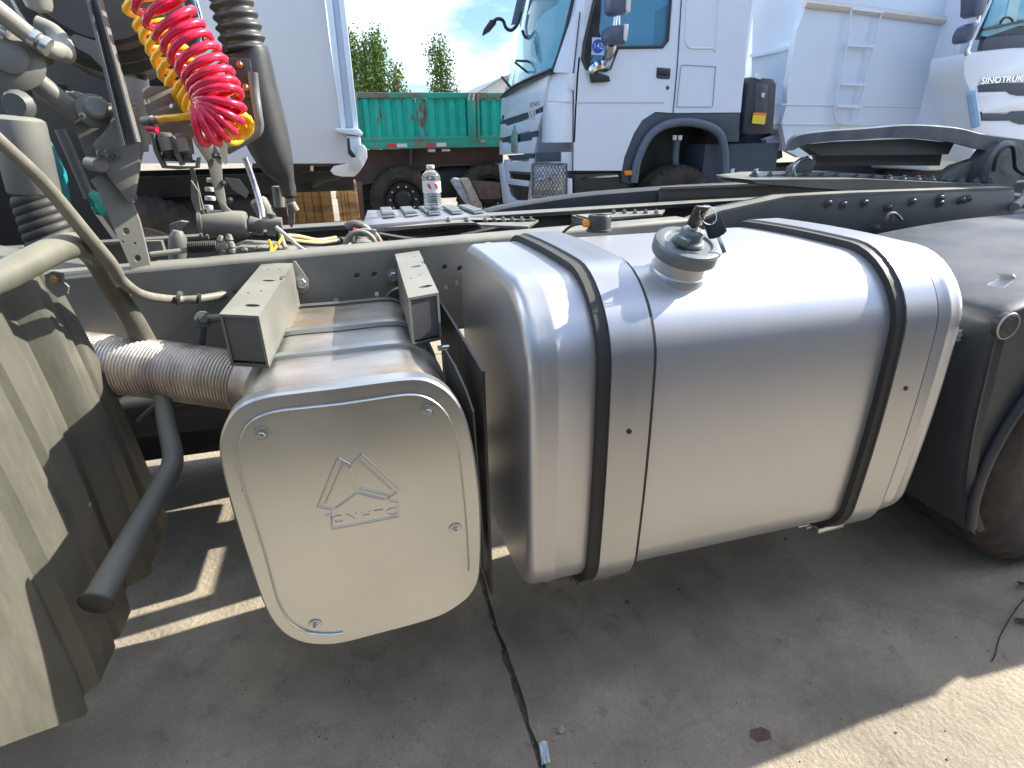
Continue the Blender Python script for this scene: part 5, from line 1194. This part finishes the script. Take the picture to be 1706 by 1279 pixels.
# corrugated boards as separate panels
x=X0; k=0; rr=random.Random(2)
postx=[P(792,200,Y=YG).x,P(640,200,Y=YG).x-2.3]
W_=.155
while x<X1:
    mb=MB(); 
    mb.prism([Vector((x+.006,YG+.03,0)),Vector((x+.035,YG,0)),Vector((x+W_*.62,YG,0)),Vector((x+W_*.80,YG+.03,0)),Vector((x+W_,YG+.035,0)),Vector((x+W_,YG+.06,0)),Vector((x+.006,YG+.06,0))],(0,0,ztp-zb-.11))
    for i in range(len(mb.v)): mb.v[i]=mb.v[i]+Vector((rr.uniform(-.0,.0),0,zb+.03))
    mb.build('side_board',green,gt,smooth=False); x+=W_; k+=1
mb=MB(); mb.bb((X0,YG-.03,ztp-.075),(X1,YG+.08,ztp)); mb.build('top_rail',greenf,gt,bevel=.008)
mb=MB(); mb.bb((X0,YG-.03,zb-.02),(X1,YG+.08,zb+.035)); mb.build('bottom_rail',greenf,gt,bevel=.008)
mb=MB(); mb.bb((X0,YG-.02,zb-.125),(X1,YG+.3,zb-.025)); so=mb.build('sole_bar',greenf,gt,bevel=.008)
mb=MB(); mb.bb((X0,YG+.07,ztp-.02),(X0+.05,YG+2.4,ztp)); mb.bb((X0,YG+2.3,zb),(X1,YG+2.4,ztp)); mb.bb((X0,YG+.3,zb-.06),(X1,YG+2.4,zb-.02)); mb.build('trailer_deck',greenf,gt)
for px in (782,641-60,640):
    xx=P(px,200,Y=YG).x
    if px==640: continue
    mb=MB(); mb.bb((xx-.03,YG-.05,zb-.02),(xx+.09,YG-.0,ztp-.02)); mb.build('side_post',greenf,gt,bevel=.006)
    mb=MB(); mb.bb((xx+.11,YG-.045,zb-.02),(xx+.15,YG-.0,ztp-.02)); mb.build('side_post',greenf,gt,bevel=.006)
for a,b,c in ((644,240,16),(661,240,17),(710,237,14),(727,237,16)):
    m_=redm if a in(644,710) else whitem
    mb=MB(); p0=P(a,b,Y=YG-.03); p1=P(a+c,b,Y=YG-.03); mb.bb((p0.x,YG-.035,zb-.105),(p1.x,YG-.025,zb-.055)); mb.build('reflector_strip',m_,gt)
for a in (782,789): pplate('chalk_tag',((a,155),(a+2,155),(a,167),(a-2,167)),YG-.06,whitem,.005,gt)
for px_ in (((713,248),(725,248),(725,253),(713,253)),((736,248),(750,248),(750,252),(736,252)),((801,234),(808,233),(808,236),(801,237))): pplate('paint_mark',px_,YG-.03,mat('old_tag',(.5,.45,.4),.6,0,.2,9,0),.006,gt)
# long beam with gooseneck curve
bp2=[(560,262),(600,250),(838,243),(838,268),(800,272),(745,272),(700,281),(660,291),(640,298),(600,304),(500,306),(420,300),(420,262)]
mb=MB(); mb.prism([P(a,b,Y=YG+.45) for a,b in bp2],(0,.12,0)); mb.build('main_beam',rust,gt)
mb=MB(); mb.prism([P(a,b,Y=YG+.40) for a,b in ((420,300),(500,306),(600,304),(640,298),(700,281),(745,272),(800,272),(838,268),(838,271),(800,275),(745,275),(700,285),(642,302),(600,308),(500,310),(420,304))],(0,.22,0)); mb.build('beam_flange',rust,gt)
for a in (684,): pplate('outrigger',((a-2,248),(a+4,248),(a+1,278),(a-1,278)),YG+.40,paint,.05,gt)
pplate('landing_leg',((581,303),(603,303),(608,368),(590,368)),YG-.2,rust,.14,gt,bevel=.01)
wc=P(675,345,Y=YG+.0)
tyre((wc.x,YG+.1,.50),.50,.3,parent=gt,rimm=blackp); tyre((wc.x+1.35,YG+.1,.50),.50,.3,parent=gt,rimm=blackp)
mb=MB(); mb.bb((P(600,300,Y=YG).x,YG+.7,.45),(X1-3,YG+1.2,.95)); mb.build('bogie',blackp,gt,bevel=.03)
for k in range(9):
    a=642+k*2.2; pplate('spring_tooth',((a,297+(k%2)),(a+1,297),(a+.6,302),(a,302)),YG+.3,rust,.03,gt)

# ---- yellow machine behind trailer wheels
ym=root('machine','ochre painted machine part visible above the trailer wheel','machine')
pplate('boom',((668,288),(684,279),(716,277),(712,292),(700,296),(690,290),(672,294)),10.4,yellowmach,.3,ym,bevel=.02)
pplate('boom_link',((684,276),(700,277),(706,292),(698,298)),10.3,yellowmach,.1,ym,bevel=.01)
pplate('lower_frame',((690,292),(712,296),(716,310),(700,306)),10.2,rust,.2,ym)
mb=MB(); mb.bb((P(668,300,Y=10.4).x,10.4,0),(P(716,300,Y=10.4).x,10.8,P(700,292,Y=10.4).z)); mb.build('machine_base',rust,ym,bevel=.02)
# ---- orange wooden crates under the tipper
for lab,poly,Y,grp in (('orange timber box standing on edge left of the rusty landing leg',((534,304),(546,306),(563,358),(558,366),(480,362),(484,312)),7.2,None),('second timber box further back, half behind the landing leg',((558,303),(590,303),(588,330),(562,330)),8.3,None)):
    cr_=root('wooden_crate',lab,'crate','timber boxes under the parked vehicles')
    pts=PY(poly,Y); x0_,x1_=min(p.x for p in pts),sorted(p.x for p in pts)[1 if Y>8 else -3]; z1_=max(p.z for p in pts); z0_=0.0
    if x1_-x0_<.15: x1_=max(p.x for p in pts)
    n=5
    for k in range(n):
        a=x0_+(x1_-x0_)*k/n; mb=MB(); mb.bb((a+.004,Y+rr.uniform(0,.006),z0_),(a+(x1_-x0_)/n-.004,Y+.03,z1_-rr.uniform(0,.01))); mb.build('plank',wood,cr_,bevel=.003)
    mb=MB(); mb.bb((x0_,Y+.031,z0_),(x1_-.05,Y+.25,z1_-.012)); mb.build('crate_core',wood,cr_,bevel=.004)
    mb=MB(); mb.bb((x1_-.10,Y-.04,z0_),(x1_+.02,Y,z1_+.02)); mb.build('batten',wood,cr_,bevel=.004)
# ---- wrapped bundle leaning by the trailer
bn=root('bundle','grey and tan plastic wrapped bundle leaning behind the water bottle','bundle')
for px_,m_,Y in ((((752,302),(757,296),(766,297),(776,318),(790,344),(782,346),(768,326)),mat('wrap_grey',(.50,.53,.56),.3,0,.35,20,.5),8.2),(((768,297),(781,296),(786,306),(804,344),(790,346),(779,320)),mat('wrap_tan',(.62,.50,.40),.35,0,.3,20,.5),8.1)):
    pts=PY(px_,Y); lo_=[p for p in pts]; mb=MB(); mb.prism([Vector((p.x,p.y,p.z)) for p in pts],(0,.14,0)); mb.build('bundle_sheet',m_,bn,bevel=.02)
    low=sorted(pts,key=lambda p:p.z)[:2]; mb=MB(); c_=(low[0]+low[1])/2; mb.tube([c_+Vector((0,.07,.05)),Vector((c_.x+.08,c_.y+.07,.0))],.06,8); mb.build('bundle_foot',m_,bn)
# ---- low dark stacks and rails farther back
st_=root('scrap_stack','dark heap of rusty frames under the trailer deck right of the bundle','scrap')
for q in (((780,282),(838,272),(836,330),(796,330)),((560,310),(640,306),(640,330),(560,332)),):
    pplate('scrap_frame',q,9.9,mat('scrap',(.06,.045,.05),.8,0,.4,10,.2),.4,st_,bevel=.02)
pplate('scrap_box',((786,300),(834,304),(834,332),(800,332)),9.0,mat('scrap2',(.12,.09,.08),.7,0,.4,10,.2),.3,st_,bevel=.02)
mb=MB(); mb.bb((1.9,9.9,0),(3.4,10.3,.8)); mb.build('scrap_footing',mat('scrap',(.1,.1,.1)),st_,bevel=.02)
mb=MB(); mb.bb((.2,9.95,0),(1.0,10.3,.7)); mb.build('scrap_footing',mat('scrap',(.1,.1,.1)),st_,bevel=.02)

# ---- shed gable
sh_=root('shed','pale metal shed with sloping roof beyond the green trailer','building')
pplate('shed_wall',((799,152),(838,128),(905,110),(905,240),(799,240)),30,shedm,6,sh_)
mb=MB(); mb.prism([P(796,153,Y=29.6),P(838,127,Y=29.6),P(905,108,Y=29.6),P(905,111,Y=29.6),P(838,131,Y=29.6),P(796,156,Y=29.6)],(0,7,0)); mb.build('shed_roof',mat('shed_roof_sheet',(.30,.36,.40),.4,0,.1,3,0),sh_)
for k in range(5): 
    a=812+k*18; mb=MB(); mb.prism(PY(((a,150),(a+.8,150),(a+.8,230),(a,230)),29.95),(0,.04,0)); mb.build('wall_rib',shedm,sh_)
pplate('floodlight_post',((845,130),(847,130),(848,150),(846,150)),24,paint,.1,sh_)

# ---- poplars
lm_=MB()
def poplar(px,top,halfw,Y,lab,seed,dens=1.0):
    rr=random.Random(seed); T=root('poplar_tree',lab,'tree','poplars behind the green trailer')
    p=P(px,top,Y=Y); base=Vector((p.x,Y,0)); H=p.z; hw=wr(p,halfw)
    mb=MB(); mb.tube([base,base+Vector((.05,.0,H*.5)),base+Vector((0,0,H*.93))],[.22,.14,.03],8); mb.build('trunk',barkm,T)
    br=MB(); vs=[];fs=[];vs2=[];fs2=[]
    nb_=30
    brs=[]
    for k in range(nb_):
        z0=H*(.12+.72*k/nb_); a=rr.uniform(0,6.28); zz=z0/H
        w=hw*(1-.72*max(0,zz-.25)/.75)*rr.uniform(.65,1.05); L=H*rr.uniform(.10,.22)*(1.15-zz*.5)
        s0=base+Vector((0,0,z0)); e=s0+Vector((math.cos(a)*w,math.sin(a)*w,L)); m_=s0+Vector((math.cos(a)*w*.7,math.sin(a)*w*.7,L*.4))
        e.z=min(e.z,H*.985)
        br.tube(cr([s0,m_,e],4),[.05,.03,.012],5); brs.append((s0,m_,e))
    brs.append((base+Vector((0,0,H*.7)),base+Vector((0,0,H*.85)),base+Vector((0,0,H))))
    br.build('branch',barkm,T)
    for (s0,m_,e) in brs:
        nc=int(8*dens)
        for j in range(nc):
            t=.25+.8*j/nc; c=(s0*(1-t)+m_*t) if 0 else (s0*(1-t)**2+m_*2*t*(1-t)+e*t*t)
            c=c+Vector((rr.gauss(0,.16),rr.gauss(0,.16),rr.gauss(0,.18)))
            rad=rr.uniform(.10,.24)*(1.1-.3*t)
            tgt=(vs,fs) if rr.random()<.62 else (vs2,fs2)
            for q in range(int(14*dens)):
                o=c+Vector((rr.gauss(0,rad),rr.gauss(0,rad),rr.gauss(0,rad*2.1))); s_=rr.uniform(.045,.085)
                if o.z>H*1.01: continue
                u=Vector((rr.gauss(0,1),rr.gauss(0,1),rr.gauss(0,1))).normalized(); v=u.cross(Vector((rr.gauss(0,1),rr.gauss(0,1),rr.gauss(0,1)))).normalized()
                k=len(tgt[0]); tgt[0].extend([o-u*s_,o+v*s_*.8,o+u*s_,o-v*s_*.8]); tgt[1].append((k,k+1,k+2,k+3))
    for nm,a_,b_,m2 in (('crown',vs,fs,leafm),('inner_crown',vs2,fs2,leafd)):
        me=bpy.data.meshes.new(nm); me.from_pydata([tuple(v) for v in a_],[],b_); me.materials.append(m2); o=bpy.data.objects.new(nm,me); COL.objects.link(o); o.parent=T
poplar(578,38,13,34,'poplar partly hidden by the white tail post, leftmost of the row',11)
poplar(603,60,15,35,'dense poplar second from the tail post, slightly lower than its right neighbour',12)
poplar(622,40,17,34,'tallest full poplar left of the cloud, third from the tail post',13,1.15)
poplar(657,99,12,33,'short sparse poplar at the right end of the left group',14,.8)
poplar(731,58,26,34,'lone pointed poplar standing apart in front of the bright cloud',15,1.1)
poplar(498,30,18,36,'poplar hidden behind the tipper body',16) if 0 else None

# ---- litter on the ground
t=root('paper_scrap','crumpled pale blue white packet lying beside the slab joint','litter')
c=P(905,1257,Z=.0); mb=MB(); rr=random.Random(8); rings=[]
for i in range(7):
    r_=[]
    for k in range(5): r_.append(c+Vector((-.012+.008*k/1.6,-.026+.0085*i,.002+rr.uniform(0,.008)))+Vector((.003*i*.5,0,0)))
    rings.append(r_)
sheet(rings,'packet',mat('packet_film',(.62,.72,.75),.3,0,.25,60,.3),t,Vector((.001,0,.0025)),20)
t=root('stone','small light stone just above the pale packet','stone')
mb=MB(); c=P(934,1215,Z=.006); mb.lathe([(.004,-.008),(.0105,-.004),(.011,.001),(.007,.006),(.002,.008)],c,(.2,.1,1),7); mb.build('pebble',mat('pebble',(.40,.38,.34),.9,0,.2,90,.3),t,smooth=False)
for (a,b,lab,r) in ((1046,1002,'small dark pebble below the middle of the tank, nearer the left strap',.0075),(1131,981,'tiny dark pebble below the middle of the tank, right of another',.005),(1309,898,'tiny pebble beneath the right tank strap',.005)):
    t=root('stone',lab,'stone'); mb=MB(); c=P(a,b,Z=.004); mb.lathe([(r*.4,-r),(r,-r*.3),(r*.9,r*.3),(r*.3,r*.8)],c,(.2,.1,1),6); mb.build('pebble',mat('pebble_dark',(.12,.11,.09),.9,0,.2,90,.3),t,smooth=False)
t=root('twig','thin dark wire like twig with curled leaves at the right edge of the shade','twig')
mb=MB(); mb.tube(cr([P(a,b,Z=z) for a,b,z in ((1652,1102,.002),(1658,1090,.006),(1664,1065,.01),(1674,1045,.012),(1688,1022,.012),(1702,1003,.012),(1722,985,.006))],5),.0017,6); mb.build('stem',mat('twig_dark',(.04,.04,.035),.8,0,.2,30,.1),t)
for q in (((1688,1029,.004),(1698,1036,.012),(1720,1042,.006),(1718,1032,.016)),((1694,968,.004),(1700,976,.02),(1716,980,.01),(1712,972,.02))):
    mb=MB(); mb.prism([P(a,b,Z=z) for a,b,z in q],(0,0,.0015)); mb.build('leaf',mat('dry_leaf_green',(.04,.08,.05),.6,0,.2,30,.1),t)
t=root('brick_chip','flat reddish brick fragment stain on the concrete in front of the tank','brick chip')
mb=MB(); mb.prism([P(a,b,Z=.0005) for a,b in ((1250,1216),(1268,1211),(1283,1218),(1285,1231),(1262,1236),(1249,1226))],(0,0,.0012)); mb.build('chip',mat('chip_red',(.17,.10,.085),.9,0,.3,60,.3),t,smooth=False)

# ---- unseen trailer added behind the camera, something dark for the tank to reflect
nt=root('unseen_trailer','unseen blue grey flat trailer added on the camera side for the tank to reflect','trailer')
slate=mat('slate_paint',(.07,.10,.14),.5,0,.15,4,.05)
mb=MB(); mb.bb((-5,-3.1,1.05),(7,-.42,1.30)); mb.build('deck',slate,nt,bevel=.01)
mb=MB(); mb.bb((-5,-.47,1.31),(7,-.42,1.95)); mb.build('side_panel',slate,nt,bevel=.01)
mb=MB(); mb.bb((-5,-1.6,.72),(7,-1.5,1.04)); mb.build('chassis_beam',blackp,nt,bevel=.01)
for x in (-2.6,-1.2,.2): tyre((x,-.85,.5),.5,.3,parent=nt,seg=32,blk=False)
mb=MB(); mb.bb((.9,-.60,.5),(6.5,-.55,1.03)); mb.build('side_guard',slate,nt,bevel=.01)

# ---- unseen truck cab added past the right edge to shade the fifth wheel
rt=root('dump_truck','unseen white truck cab added beyond the right edge to shade the fifth wheel','truck','white trucks parked in the yard')
mb=MB(); mb.prism([Vector((5.920,1.58,.75)),Vector((5.900,1.58,1.9)),Vector((6.150,1.58,3.62)),Vector((8.200,1.58,3.68)),Vector((8.200,1.58,1.0)),Vector((7.600,1.58,1.0)),Vector((7.500,1.58,1.45)),Vector((6.600,1.58,1.45)),Vector((6.400,1.58,.75))],(0,2.35,0)); mb.build('cab',white,rt,bevel=.04)
mb=MB(); mb.prism([Vector((5.885,1.75,2.0)),Vector((5.885,3.76,2.0)),Vector((6.090,3.70,3.35)),Vector((6.090,1.81,3.35))],(-.015,0,0)); mb.build('windscreen',glassd,rt)
for z in (1.15,1.4,1.65):
    mb=MB(); mb.bb((5.885,1.95,z),(5.905,3.56,z+.08)); mb.build('grille_slot',seam,rt)
mb=MB(); mb.bb((5.84,1.56,.45),(6.2,3.95,.85)); mb.build('bumper',white,rt,bevel=.03)
mb=MB(); mb.prism([Vector((6.350,1.57,2.0)),Vector((7.300,1.57,2.0)),Vector((7.300,1.57,2.85)),Vector((6.500,1.57,2.85))],(0,-.01,0)); mb.build('side_window',glassd,rt)
tyre((7.05,1.60,.52),.52,.3,parent=rt,seg=40,blk=False); tyre((7.05,3.6,.52),.52,.3,parent=rt,seg=40,blk=False)
